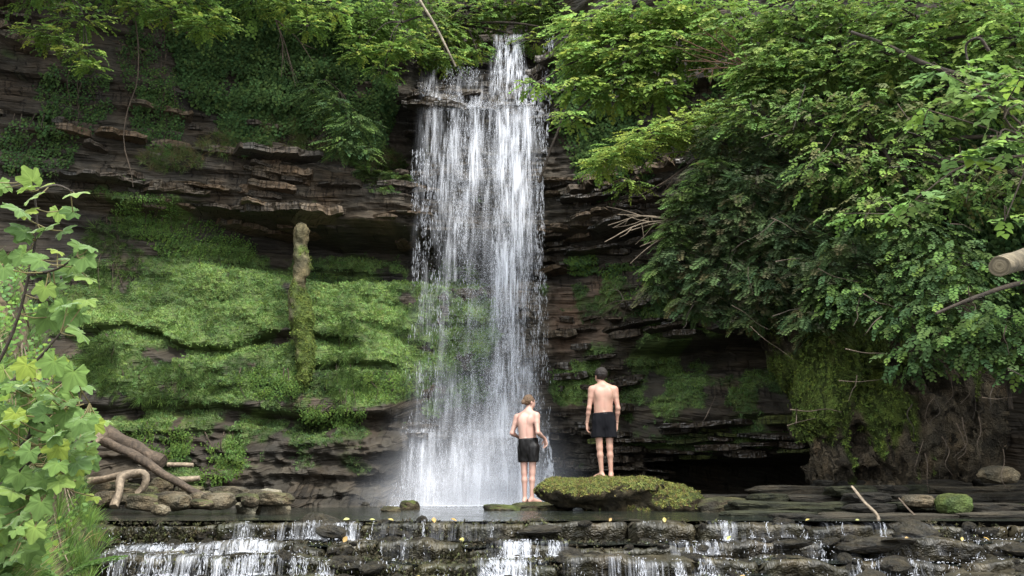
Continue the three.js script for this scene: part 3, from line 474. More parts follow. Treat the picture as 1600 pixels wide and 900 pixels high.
  { // banks of fine mist round the foot of the fall
    const soft = tex(256, (u, v) => { const w = clamp(0.55 + 0.75 * tileF(u, v, 4, 7, 4)); return [w, w, w]; }), mist = std({ color: C(0.76, 0.78, 0.84), vertexColors: true, alphaMap: soft, transparent: true, roughness: 1, side: THREE.DoubleSide });
    for (let s = 0; s < 7; s++) {
      const d = 18.3 - s * 0.2, w = 1.75 + 0.12 * s, hgt = 2.6 - 0.28 * s, pos = [], col = [], uv = [], idx = [], n = 24;
      for (let j = 0; j <= n; j++) for (let i = 0; i <= n; i++) { const u = i / n, v = j / n, x = -0.75 + (u - 0.5) * 2 * w; pos.push(x, 0.03 + v * hgt, -d + 0.15 * N3(x * 1.3, v * 2, s)); uv.push(x * 0.3 + s * 0.31, v * 0.6 + s * 0.17); const e = Math.pow(Math.max(0, 1 - (2 * u - 1) ** 2), 1.4) * Math.pow(1 - v, 1.3); col.push(1, 1, 1, clamp(0.30 * e * (1 + 0.9 * fbm(x * 1.5, v * 3, s, 3)))); }
      for (let j = 0; j < n; j++) for (let i = 0; i < n; i++) { const a = j * (n + 1) + i; idx.push(a, a + 1, a + n + 1, a + n + 1, a + 1, a + n + 2); }
      const q = geom(pos, idx, uv); q.setAttribute('color', new THREE.Float32BufferAttribute(col, 4)); part('mist', rel(q, fall), mist, fall);
    }
  }
  { // foam spreading on the pool
    const fm = new Shards(); seed(141);
    for (let n = 0; n < 7500; n++) { const x = -0.75 + gauss() * 1.3, d = 18.0 - Math.abs(gauss()) * 1.0; if (0.5 + N3(x * 3, d * 5, 4) < R(0.2, 0.9)) continue; fm.add(V(x, 0.034 + R(0, 0.012), -d), R(0.01, 0.05), R(0.003, 0.009), R(-0.6, 0.6)); }
    fm.build('foam', fall);
  }
  // spray hanging round the falling water and above the pool
  const sp = new Shards(); seed(140);
  for (let n = 0; n < 45000; n++) {
    const t = rnd(), py = lerp(790, 200, Math.pow(t, 1.5)), spread = lerp(120, 85, t), px = 742 + gauss() * spread * 0.62 + lerp(0, 30, t), p = P(px, py, R(17.6, 19.3)); if (p.y < 0.03) continue;
    sp.add(p, R(0.002, 0.0055), R(0.004, 0.02), R(-1.2, 1.2), R(-0.3, 0.3));
  }
  sp.build('spray', fall);
}
{ // white water on the steps
  const cas = thing('step_cascade', 'small white cascades running over the dark rock steps', 'cascade', V(0, -0.3, -8.6), null, 'structure');
  const sc = new Shards(); seed(150);
  // step, left and right pixel of the white water, share
  const runs = [[0, 530, 566, 1], [0, 375, 530, 0.35], [0, 566, 800, 0.1], [0, 1100, 1140, 0.6], [0, 1140, 1500, 0.12], [1, 225, 330, 0.7], [1, 330, 420, 0.6], [1, 385, 450, 1.5], [1, 765, 850, 2.1], [1, 850, 875, 0.7], [1, 1040, 1120, 0.4], [1, 560, 760, 0.08], [1, 1180, 1500, 0.1], [2, 180, 250, 0.8], [2, 250, 500, 1.5], [2, 500, 530, 0.7], [2, 745, 845, 2.1], [2, 880, 1040, 0.3], [2, 1040, 1100, 0.6], [2, 1300, 1430, 0.3], [3, 745, 830, 2.0], [3, 180, 420, 0.3], [3, 1050, 1110, 0.7], [3, 1380, 1430, 0.9], [3, 830, 1040, 0.25]];
  for (const [k, a, b, share] of runs) {
    const d0 = LEDGE[k][0], x0 = (a - 800) / FOCAL * d0, x1 = (b - 800) / FOCAL * d0, xm = (x0 + x1) / 2, drop = topY(k, xm) - topY(k + 1, xm), n = Math.ceil((x1 - x0) / 0.05 * share);
    { // a connected film of water over the edge of the step
      const nu = Math.max(6, Math.round((x1 - x0) / 0.03)), pos = [], col = [], uv = [], idx = [], pr = [[0.3, 0], [0.12, 0.1], [0, 0.25], [-0.09, 0.6], [-0.135, 1], [-0.15, 1], [-0.165, 1], [-0.19, 0.9], [-0.26, 0.45], [-0.34, 0]];
      for (let i = 0; i <= nu; i++) pr.forEach(([z, al], j) => { const u = i / nu, x = lerp(x0 - 0.06, x1 + 0.06, u), hgt = j < 4 ? 0.03 - 0.004 * j : j > 6 ? -drop + 0.016 : lerp(0.0, -drop + 0.03, (j - 4) / 2.4); pos.push(x, topY(k, x) + hgt + 0.006 * N3(x * 20, j, k), -(edgeZ(k, x) + z + 0.02 * N3(x * 9, 3, k))); uv.push(x * 1.7 + k * 0.3, j * 0.022 + k * 0.4); col.push(1, 1, 1, clamp(0.95 * al * Math.min(1, share) * ss(0, share > 1.9 ? 0.5 : 0.2, u) * ss(0, share > 1.9 ? 0.5 : 0.2, 1 - u) * ss(-0.25, 0.45, N3(x * 7, k * 3 + j * 0.15, 9) + 0.15 * share))); });
      const m = pr.length; for (let i = 0; i < nu; i++) for (let j = 0; j < m - 1; j++) { const a = i * m + j, b = a + m; idx.push(a, a + 1, b, b, a + 1, b + 1); }
      const q = geom(pos, idx, uv); q.setAttribute('color', new THREE.Float32BufferAttribute(col, 4)); part('water_film', rel(q, cas), veilOf, cas);
    }
    for (let i = 0; i < n; i++) { // one trickle: a veil that widens a little as it runs down
      const xc = share > 1.9 ? xm + gauss() * (x1 - x0) * 0.36 : R(x0, x1), w = R(0.006, 0.035) * (rnd() < 0.25 ? 2 : 1), q = Math.round(8 + w * 800 * R(0.3, 1)), sk = share > 1.9 ? R(-0.9, 0.3) : R(-0.25, 0.25), y1 = topY(k, xc);
      for (let s = 0; s < q; s++) {
        const t = rnd(), x = xc + gauss() * w * (0.6 + 0.6 * t) + sk * t * drop, z = edgeZ(k, x) - 0.115 - 0.04 * t + gauss() * 0.01;
        sc.add(V(x, y1 + 0.02 - t * drop, -z), R(0.002, 0.005), R(0.012, 0.06), R(-1, 1), sk + R(-0.2, 0.2), R(0, 0.2));
        if (s % 5 === 0) sc.add(V(x + gauss() * w * 1.4, y1 - drop + 0.02 + R(0, 0.02), -(z - 0.14 * rnd() * rnd())), R(0.006, 0.03), R(0.003, 0.009), R(-0.6, 0.6));
        if (s % 14 === 0) sc.add(V(x, y1 + 0.03, -(z + R(0.02, 0.22))), R(0.006, 0.02), 0.005, R(-0.5, 0.5));
      }
    }
  }
  // small white flakes put in for sparkling reflections all over the wet steps
  for (let n = 0; n < 5000; n++) { const k = Math.floor(R(0, 4)), x = R(-5, 6.2), t = rnd(); if (0.5 + N3(x * 1.7, k * 3, 4) + 0.5 * N3(x * 8, k + t * 2, 6) < R(0.3, 1)) continue; const drop = topY(k, x) - topY(k + 1, x); if (rnd() < 0.55) sc.add(V(x, topY(k, x) + 0.01 - t * drop, -(edgeZ(k, x) - 0.12 - 0.03 * t)), R(0.002, 0.005), R(0.008, 0.035), R(-1, 1), R(-0.5, 0.5)); else sc.add(V(x, topY(k + 1, x) + 0.012, -(edgeZ(k, x) - R(0.12, 0.4))), R(0.008, 0.03), R(0.003, 0.006), R(-0.6, 0.6)); }
  sc.build('white_water_and_sparkle', cas);
}
// ---------- boulders, tufa, shore stones, logs ----------
const smin = (a, b, k) => { const h = clamp(0.5 + 0.5 * (b - a) / k); return lerp(b, a, h) - k * h * (1 - h); };
const ell = (x, y, z, c) => { const a = (x - c[0]) / c[3], b = (y - c[1]) / c[4], d = (z - c[2]) / c[5], l = Math.sqrt(a * a + b * b + d * d); return (l - 1) * Math.min(c[3], c[4], c[5]); };
function stoneGeo(rx, ry, rz, sd, detail = 3, blocky = 0.5, bump = 0.2) {
  const g = new THREE.IcosahedronGeometry(1, detail), p = g.attributes.position;
  for (let i = 0; i < p.count; i++) {
    let x = p.getX(i), y = p.getY(i), z = p.getZ(i); const m = Math.max(Math.abs(x), Math.abs(y), Math.abs(z)), k = lerp(1, 0.85 / m, blocky * 0.8), n = 1 + bump * 1.6 * fbm(x * 1.1 + sd * 7, y * 1.1, z * 1.1 + sd, 3) + bump * 0.25 * N3(x * 6 + sd, y * 6, z * 6);
    p.setXYZ(i, x * k * n * rx, y * k * n * ry, z * k * n * rz);
  }
  g.computeVertexNormals(); return boxUV(g, 1.3);
}
const rockTone = (base, alt, moss, sd, top = 0.35) => (x, y, z, nx, ny) => mix3(mix3(base, alt, clamp(0.5 + 1.3 * fbm(x * 4, y * 4, z * 4 + sd, 3))), [0.085, 0.11, 0.028], clamp(ss(top, top + 0.35, ny + 0.7 * fbm(x * 5, y * 5, z * 5 + sd, 3)) * moss));
function mossOn(parent, geo, n, test, size, cols, sd) { // tufts rooted over a thing's own surface
  seed(sd); const p = geo.attributes.position, nn = geo.attributes.normal, ix = geo.index, cnt = (ix ? ix.count : p.count) / 3, sc = [0, 1, 2].map((k) => new Scatter(G.moss[k], M.moss)), a = V(), b = V(), c = V(), na = V();
  const area = []; let tot = 0; for (let i = 0; i < cnt; i++) { const I = [0, 1, 2].map((k) => ix ? ix.getX(i * 3 + k) : i * 3 + k); a.fromBufferAttribute(p, I[0]); b.fromBufferAttribute(p, I[1]); c.fromBufferAttribute(p, I[2]); tot += b.sub(a).cross(c.sub(a)).length(); area.push(tot); }
  for (let k = 0; k < n; k++) {
    const t = R(0, tot); let lo = 0, hi = cnt - 1; while (lo < hi) { const m = (lo + hi) >> 1; area[m] < t ? lo = m + 1 : hi = m; }
    const I = [0, 1, 2].map((q) => ix ? ix.getX(lo * 3 + q) : lo * 3 + q); let u = rnd(), v = rnd(); if (u + v > 1) { u = 1 - u; v = 1 - v; }
    a.fromBufferAttribute(p, I[0]); b.fromBufferAttribute(p, I[1]); c.fromBufferAttribute(p, I[2]); const q = a.clone().multiplyScalar(1 - u - v).addScaledVector(b, u).addScaledVector(c, v); na.fromBufferAttribute(nn, I[0]);
    if (!test(q, na)) continue;
    sc[k % 3].add(q.clone().add(parent.position), aim(na.clone().add(V(R(-0.5, 0.5), R(-0.3, 0.4), R(-0.4, 0.6))), V(0, 0, 1)), R(...size), hue(pick(cols), 0.22));
  }
  for (const s of sc) s.build('moss', parent);
}
{ // the flat mossy boulder at the pool lip
  const b = thing('mossy_boulder', 'long flat boulder covered in yellow green moss beside the pool', 'boulder', V(1.65, 0, -14.1));
  const parts = [[-0.75, 0.30, 0, 0.50, 0.22, 0.5], [-0.2, 0.31, 0, 0.65, 0.21, 0.55], [0.35, 0.33, 0.02, 0.62, 0.19, 0.5], [0.85, 0.14, 0.12, 0.48, 0.20, 0.42], [0.3, 0.05, 0, 0.9, 0.2, 0.4]];
  const f = (x, y, z) => { let d = 9; for (const c of parts) d = smin(d, ell(x, y, z, c), 0.1); d = Math.max(d, y - 0.50 - 0.03 * N3(x * 2, z * 2, 3) + 0.12 * ss(0.5, 1.0, x)); return d + 0.09 * fbm(x * 2.2, y * 3, z * 2.2, 3) + 0.03 * N3(x * 9, y * 9, z * 9); };
  const g = boxUV(paint(mesh3(f, [-1.5, -0.3, -0.8], [1.6, 0.8, 0.8], 0.035), rockTone([0.05, 0.04, 0.028], [0.10, 0.08, 0.05], 1, 2, 0.1)), 1.2);
  part('rock', g, M.rock, b);
  mossOn(b, g, 15000, (q, n) => n.y > -0.1 + 0.5 * fbm(q.x * 3, q.y * 3, q.z * 3, 3) && q.x < 0.75 + 0.5 * rnd(), [0.3, 0.65], [[0.20, 0.215, 0.05], [0.25, 0.26, 0.07], [0.14, 0.165, 0.04], [0.18, 0.14, 0.05]], 301);
}
{ // tufa outcrop beside the cave
  const o = thing('tufa_outcrop', 'bulging brown tufa outcrop streaked with bright moss beside the dark cave', 'rock outcrop', V(5.6, 0, -14.2));
  seed(302);
  const parts = [[0, 3.0, -0.6, 1.3, 1.5, 1.0], [-0.55, 2.6, 0.1, 0.6, 1.0, 0.6], [-0.75, 1.6, 0.25, 0.45, 0.7, 0.5], [0.2, 1.3, 0.2, 0.75, 0.75, 0.55], [0.75, 1.0, 0.1, 0.6, 0.9, 0.6], [-0.6, 0.7, 0.2, 0.35, 0.5, 0.45], [0.1, 0.5, 0.3, 0.7, 0.5, 0.5], [1.4, 1.3, -0.2, 0.9, 1.5, 0.8], [1.2, 2.8, -0.3, 1.0, 1.4, 0.9], [0.4, 3.2, 0.1, 0.5, 1.1, 0.5], [-0.2, 0.3, 0.2, 0.6, 0.35, 0.5]];
  const holes = [[0.1, 1.95, 0.6, 0.3, 0.22, 0.5], [-0.35, 1.1, 0.65, 0.22, 0.3, 0.4], [0.55, 1.85, 0.55, 0.35, 0.16, 0.4], [-0.3, 0.55, 0.7, 0.25, 0.16, 0.4]];
  for (let i = 0; i < 34; i++) parts.push([R(-1.0, 1.4), R(0.3, 2.6), R(0.35, 0.7), R(0.12, 0.28), R(0.14, 0.4), R(0.12, 0.25)]);
  const f = (x, y, z) => { let d = 9; for (const c of parts) d = smin(d, ell(x, y, z, c), 0.09); for (const c of holes) d = Math.max(d, -ell(x, y, z, c)); return d + 0.28 * fbm(x * 1.9, y * 1.2, z * 1.9, 3) + 0.16 * Math.abs(N3(x * 4.2, y * 1.3, z * 4)) - 0.05 + 0.09 * N3(x * 8, y * 6, z * 8) + 0.05 * Math.abs(N3(x * 17, y * 15, z * 17)); };
  const g = boxUV(paint(mesh3(f, [-1.7, -0.3, -1.8], [2.6, 4.6, 1.2], 0.05), (x, y, z, nx, ny, nz) => mix3(mix3([0.05, 0.04, 0.03], [0.125, 0.098, 0.07], clamp(0.45 + 1.4 * fbm(x * 2.5, y * 2.5, z * 2.5, 4))), [0.085, 0.12, 0.022], ss(0.35, 0.6, 0.9 * win(-1.2, 0.5, 0.3, x) * 1.2 * ss(0.6, 1.9, y) + 0.9 * N3(x * 5, y * 0.7, 3) + 0.4 * fbm(x * 3, y * 3, 8, 3)))), 1);
  part('rock', g, phy({ vertexColors: true, map: T.rock, bumpMap: T.rockBump, bumpScale: 0.12, roughness: 0.85, specularIntensity: 0.4 }), o);
  mossOn(o, g, 15000, (q, n) => n.z > -0.2 && 0.9 * win(-1.2, 0.5, 0.3, q.x) * 1.2 * ss(0.6, 1.9, q.y) + 0.9 * N3(q.x * 5, q.y * 0.7, 3) + 0.4 * fbm(q.x * 3, q.y * 3, 8, 3) > R(0.35, 0.6), [0.4, 0.9], [[0.11, 0.16, 0.025], [0.08, 0.12, 0.02], [0.14, 0.19, 0.03]], 303);
}
{ // pillar of tufa in front of the undercut
  const a = cliffHit(468, 585), top = P(468, 352, -a.z - 0.15), base = V(a.x, a.y, a.z);
  const pil = thing('tufa_pillar', 'knobbly pale tufa pillar rising from the moss to the overhang', 'rock pillar', base);
  const pts = [[474, 590, 0.14], [478, 556, 0.15], [470, 500, 0.22], [465, 450, 0.17], [474, 410, 0.15], [470, 376, 0.13], [470, 360, 0.18]].map(([x, y, r]) => { const h = P(x, y, -a.z - 0.1); return [h.x - base.x, h.y - base.y, 0.1, r]; });
  const f = (x, y, z) => { let d = 9; for (let i = 1; i < pts.length; i++) { const A = pts[i - 1], B = pts[i], vx = B[0] - A[0], vy = B[1] - A[1], t = clamp(((x - A[0]) * vx + (y - A[1]) * vy) / (vx * vx + vy * vy)); d = smin(d, Math.hypot(x - A[0] - vx * t, y - A[1] - vy * t, z - 0.1) - lerp(A[3], B[3], t), 0.06); } return d + 0.14 * fbm(x * 3, y * 3, z * 3, 3) + 0.04 * N3(x * 11, y * 9, z * 11); };
  const g = boxUV(paint(mesh3(f, [-0.7, -0.5, -0.5], [0.9, 3.9, 0.7], 0.04), (x, y, z) => mix3(mix3([0.13, 0.12, 0.07], [0.24, 0.2, 0.13], clamp(0.5 + 1.4 * fbm(x * 3, y * 3, z * 3, 3))), [0.11, 0.16, 0.035], ss(0.4, 0.65, 0.75 - 0.12 * y + 0.7 * fbm(x * 3, y * 2, 4, 3)))), 1);
  part('rock', g, M.rock, pil);
  mossOn(pil, g, 2500, (q) => 0.75 - 0.12 * q.y + 0.7 * fbm(q.x * 3, q.y * 2, 4, 3) > R(0.45, 0.7), [0.4, 0.8], [[0.15, 0.2, 0.04], [0.11, 0.15, 0.03]], 304);
}
// single stones: pixel of the middle, distance, half sizes, look
seed(305);
const stone = (px, py, d, rx, ry, rz, base, alt, moss, label, group, y0 = null, name = 'stone') => {
  const p = P(px, py, d); if (y0 !== null) p.y = y0; const k = R(0, 50); const g = paint(stoneGeo(rx, ry, rz, k, rx > 0.3 ? 4 : 3, R(0.3, 0.8), 0.22), rockTone(base, alt, moss, k)); const m = solo(name, g, M.rock, label, 'stone', group); m.position.copy(p); m.rotation.y = R(-0.5, 0.5); m.rotation.z = R(-0.08, 0.08); return m;
};
const DK = [0.05, 0.042, 0.032], BR = [0.11, 0.09, 0.062], PALE = [0.28, 0.26, 0.22], TAN = [0.17, 0.145, 0.115];
stone(831, 791, 14.9, 0.36, 0.11, 0.3, DK, BR, 0.5, 'flat dark stone under the feet of the person with tied hair', null, 0.045, 'flat_stone');
stone(785, 792, 14.4, 0.34, 0.08, 0.24, DK, BR, 0.9, 'low dark mossy stone beside the flat stone with the person on it', null, 0.04, 'flat_stone');
stone(868, 796, 14.4, 0.3, 0.07, 0.2, DK, BR, 0.4, 'thin dark stone between the flat stone and the mossy boulder', null, 0.03, 'flat_stone');
stone(640, 786, 14.8, 0.17, 0.12, 0.14, DK, BR, 1, 'small green mossy stone alone in the pool', null, 0.06);
stone(612, 793, 13.6, 0.16, 0.06, 0.12, DK, BR, 0.3, 'small flat brown stone beside the green mossy stone in the pool', null, 0.04);
stone(1135, 782, 13.4, 0.42, 0.16, 0.3, DK, BR, 0.3, 'angular dark stone touching the end of the mossy boulder', null, 0.08);
stone(1490, 788, 10.7, 0.2, 0.13, 0.16, [0.06, 0.09, 0.03], [0.10, 0.15, 0.045], 1, 'round stone thick with bright green moss on the ledge under the bushes', null, null, 'mossy_stone');
stone(1435, 783, 10.9, 0.2, 0.08, 0.15, BR, TAN, 0, 'pale brown stone beside the round green mossy stone', null);
stone(1560, 742, 11.5, 0.25, 0.12, 0.2, BR, TAN, 0, 'sandy stone among roots at the foot of the bushy bank', null);
stone(408, 778, 12.9, 0.36, 0.23, 0.28, [0.36, 0.33, 0.28], PALE, 0, 'large pale boulder at the water end of the driftwood', null, 0.13, 'boulder');
stone(428, 790, 12.2, 0.24, 0.11, 0.18, PALE, TAN, 0.1, 'pale stone in the water touching the large pale boulder', null, 0.06);
stone(252, 797, 11.2, 0.12, 0.07, 0.1, PALE, TAN, 0, 'rounded tan cobble on the mossy pool lip', null, null);
for (let i = 0; i < 34; i++) { const px = R(150, 430), py = lerp(787, 748, Math.pow(rnd(), 1.2) * (1 - (px - 150) / 400)), d = lerp(11.4, 13.8, (790 - py) / 45); stone(px, py, d, R(0.12, 0.34), R(0.05, 0.13), R(0.1, 0.22), pick([DK, BR, TAN]), pick([BR, TAN, [0.16, 0.14, 0.11]]), pick([0, 0, 0.3, 0.6]), 'grey brown shore stone lying under the driftwood logs', 'stones on the shore below the driftwood'); }
{ // long flat beds of rock along the foot of the bushy bank
  const shelf = thing('rock_shelf', 'low dark rock shelf of long thin layers between pool and bushy bank', 'rock shelf', V(5, 0, -11.5), null, 'structure');
  seed(306); const mats = [[0.05, 0.044, 0.037], [0.07, 0.06, 0.048], [0.09, 0.075, 0.056], [0.06, 0.064, 0.034]].map((c) => phy({ color: C(...c), map: T.rock, bumpMap: T.rockBump, bumpScale: 0.12, roughness: 0.7, specularIntensity: 0.6 }));
  const gs = []; for (let v = 0; v < 8; v++) gs.push(stoneGeo(0.5, 0.5, 0.5, v * 3.7 + 60, 4, 1, 0.2));
  for (const [y, d, x0, x1, t] of [[0.03, 10.6, 3.0, 7.5, 0.09], [0.03, 11.4, 2.6, 8, 0.1], [0.12, 11.3, 4.2, 8, 0.1], [0.1, 12.4, 2.9, 8, 0.14], [0.22, 12.0, 4.4, 8, 0.12], [0.22, 13.0, 3.4, 8, 0.12], [0.32, 12.8, 4.4, 8, 0.13], [0.3, 13.6, 3.6, 8, 0.14], [0.38, 13.8, 4.6, 8, 0.16], [0.15, 14.6, 2.9, 5.5, 0.2], [0.0, 9.95, 4.2, 7.2, 0.06], [0.1, 16, 2.5, 6, 0.2]])
    for (let x = x0; x < x1;) { const l = R(0.4, 1.7), m = part('rock_slab', pick(gs), pick(mats), shelf); m.position.set(x + l / 2 - 5, y + R(-0.02, 0.02), -d + R(-0.12, 0.12) + 11.5 - 0.12 * (x - x0)  * 0); m.scale.set(l * 1.1, t * 1.3, R(0.6, 1.0)); m.rotation.y = R(-0.08, 0.08); m.rotation.z = R(-0.02, 0.02); x += l * R(0.85, 1); }
}
// driftwood
const log = (name, pix, r0, r1, mat, label, cat = 'log', knob = 0.15, sides = 10) => { const pts = pix.map(([x, y, d]) => P(x, y, d)), b = pts[pts.length - 1].clone(), g = tube(bend(pts, 16).map((p) => p.sub(b)), r0, r1, sides, knob); const m = solo(name, g, mat, label, cat); m.position.copy(b); return m; };
log('fallen_log', [[150, 668, 12.6], [190, 688, 12.5], [225, 707, 12.4], [254, 722, 12.3]], 0.1, 0.085, M.bark, 'thick short brown log lying highest on the driftwood heap', 'log', 0.3);
log('fallen_log', [[158, 686, 12.3], [215, 716, 12.1], [262, 745, 11.9], [322, 779, 11.7]], 0.07, 0.045, M.bark, 'long straight grey brown log slanting down to the pool edge', 'log', 0.25);
log('driftwood_root', [[178, 792, 11.6], [186, 770, 11.7], [190, 745, 11.8], [212, 739, 11.9], [226, 742, 11.9], [226, 758, 11.9], [214, 772, 11.9]], 0.06, 0.045, M.paleBark, 'arched pale driftwood root hooked over beside the slanting log', 'driftwood', 0.25);
log('driftwood_branch', [[140, 752, 12.3], [165, 748, 12.2], [190, 742, 12.1]], 0.05, 0.04, M.paleBark, 'short pale branch running into the arched driftwood root', 'driftwood');
log('driftwood_branch', [[268, 750, 12.6], [290, 749, 12.6], [312, 747, 12.6]], 0.05, 0.03, M.paleBark, 'pale stub of wood poking out behind the slanting log', 'driftwood');
log('driftwood_branch', [[262, 726, 13.4], [285, 726, 13.4], [302, 727, 13.4]], 0.035, 0.03, M.paleBark, 'pale stick behind the end of the thick short log', 'driftwood');
log('driftwood_stump', [[146, 690, 12.2], [154, 682, 12.25], [166, 676, 12.3]], (f) => lerp(0.05, 0.12, f), 0.1, M.paleBark, 'pale splintered stump at the upper end of the driftwood logs', 'driftwood', 0.4);
log('cut_log', [[1562, 416, 9.6], [1600, 405, 10.2], [1680, 385, 11.4], [1780, 368, 13.2]], 0.115, 0.15, std({ color: C(0.22, 0.19, 0.13), map: T.bark, bumpMap: T.bark, bumpScale: 0.02, roughness: 0.85 }), 'sawn log end sticking out of the dark bushes', 'log', 0.06, 14);
log('stick', [[1331, 760, 10.4], [1352, 786, 10.2], [1371, 806, 10.1], [1373, 822, 10.0]], 0.014, 0.02, M.paleBark, 'pale bent stick leaning out of the pool against the rock shelf', 'stick');
log('stick', [[1404, 778, 10.5], [1418, 794, 10.4], [1430, 806, 10.3]], 0.008, 0.012, M.bark, 'thin dark stick leaning on the rock shelf', 'stick');
log('stick', [[1328, 822, 9.7], [1345, 820, 9.75], [1358, 823, 9.7]], 0.012, 0.01, M.paleBark, 'short pale curved stick floating at the pool lip', 'stick');
log('hanging_branch', [[656, 0, 17.5], [680, 40, 17.6], [698, 75, 17.7], [712, 104, 17.9]], 0.028, 0.02, std({ color: C(0.42, 0.38, 0.30), map: T.bark, roughness: 0.8 }), 'pale bare dead branch hanging above the left part of the falls lip'.replace(' left part of the', ''), 'branch');
log('dead_branch', [[888, 130, 18.3], [878, 185, 18.4], [858, 240, 18.5], [842, 286, 18.6]], 0.022, 0.03, M.darkBark, 'thin black dead branch leaning against the edge of the falling water', 'branch');
log('fallen_branch', [[1462, 490, 11.0], [1510, 470, 11.1], [1560, 452, 11.3], [1640, 430, 11.9], [1740, 400, 13.2]], 0.02, 0.04, M.darkBark, 'slanting dark fallen branch below the sawn log', 'branch');
log('limb', [[1500, 118, 12.2], [1440, 98, 12.3], [1385, 70, 12.6], [1330, 50, 12.9]], 0.045, 0.025, M.darkBark, 'bare dark limb inside the upper bushes', 'branch');
log('limb', [[1545, 80, 9.8], [1530, 60, 9.8], [1510, 70, 10], [1515, 110, 10]], 0.02, 0.012, M.darkBark, 'crooked dark twig above the broad leaved hazel branch', 'branch');
// pale leaves lying on the steps
{
  seed(309); const leaf = (() => { const o = newGeo(); leafInto(o, V(0, -0.5, 0), eul(0, 0, 0), 1, 0.7, 1, 0.5, -0.2); return doneGeo(o); })();
  const mats = [[0.42, 0.32, 0.07], [0.36, 0.22, 0.05], [0.34, 0.34, 0.1]].map((c) => phy({ color: C(...c), roughness: 0.5, transmission: 0.2, thickness: 0, side: THREE.DoubleSide }));
  const spots = [[620, 822, 0], [685, 820, 0], [683, 817, 0], [552, 814, 0], [714, 813, 0], [552, 848, 1], [725, 858, 1], [727, 860, 1], [322, 896, 3], [336, 896, 3], [1028, 826, 0], [948, 817, 0], [1315, 828, 0], [1392, 856, 1], [1508, 864, 1], [1478, 846, 1], [1145, 890, 3], [660, 894, 3], [1128, 845, 1], [1245, 836, 0], [590, 836, 0], [1560, 868, 2]];
  for (const [px, py, k] of spots) { const d = LEDGE[k][0] + R(-0.04, 0.1), x = (px - 800) / FOCAL * d, z = edgeZ(k, x), m = solo('fallen_leaf', leaf, pick(mats), 'small yellow fallen leaf stuck on the wet rock steps', 'leaf', 'yellow leaves on the rock steps'); m.position.set(x, LEDGE[k][1] + 0.035, -z + 0.06); m.scale.setScalar(R(0.04, 0.07)); m.rotation.set(R(-1.3, -0.5), R(-0.4, 0.4), R(-2, 2)); }
}
// ---------- two people with their backs to us ----------
function cone(x, y, z, a, b) { // distance to a tapered capsule between joints [x, y, z, r]
  const bx = b[0] - a[0], by = b[1] - a[1], bz = b[2] - a[2], t = clamp(((x - a[0]) * bx + (y - a[1]) * by + (z - a[2]) * bz) / (bx * bx + by * by + bz * bz));
  return Math.hypot(x - a[0] - bx * t, y - a[1] - by * t, z - a[2] - bz * t) - lerp(a[3], b[3], t);
}
const chainD = (x, y, z, c, k) => { let d = 9; for (let i = 1; i < c.length; i++) d = i === 1 ? cone(x, y, z, c[0], c[1]) : smin(d, cone(x, y, z, c[i - 1], c[i]), k); return d; };
function turned(x, y, z, c, a) { const s = Math.sin(a), k = Math.cos(a), dx = x - c[0], dz = z - c[2]; return [dx * k - dz * s, y - c[1], dx * s + dz * k]; }
function handBits(w, dir, side, curl) { // palm and five fingers from the wrist w along dir; side is the thumb's side, curl the direction the fingers bend to
  const D = V(...dir).normalize(), S = V(...side); S.sub(D.clone().multiplyScalar(S.dot(D))).normalize(); const K = V(...curl); K.sub(D.clone().multiplyScalar(K.dot(D))).normalize();
  const at = (a, b, c) => V(...w).addScaledVector(D, a).addScaledVector(S, b).addScaledVector(K, c), j = (v, r) => [v.x, v.y, v.z, r];
  const palm = [[-0.022, 0.016], [0, 0.017], [0.022, 0.016]].map(([b, r]) => [j(at(0.012, b * 0.7, 0), r), j(at(0.085, b * 1.25, 0.004), r)]);
  const f = [[0.03, 0.066], [0.010, 0.076], [-0.010, 0.07], [-0.029, 0.055]].map(([b, l], i) => [j(at(0.085, b, 0.004), 0.0092), j(at(0.085 + l * 0.45, b * 1.12, 0.012), 0.0086), j(at(0.085 + l * 0.75, b * 1.14, 0.03), 0.008), j(at(0.085 + l * 0.88, b * 1.12, 0.046 + 0.003 * i), 0.0072)]);
  const th = [j(at(0.025, 0.022, 0.004), 0.013), j(at(0.055, 0.045, 0.018), 0.0105), j(at(0.085, 0.052, 0.03), 0.0085)];
  return { palm, chains: [...f, th] };
}
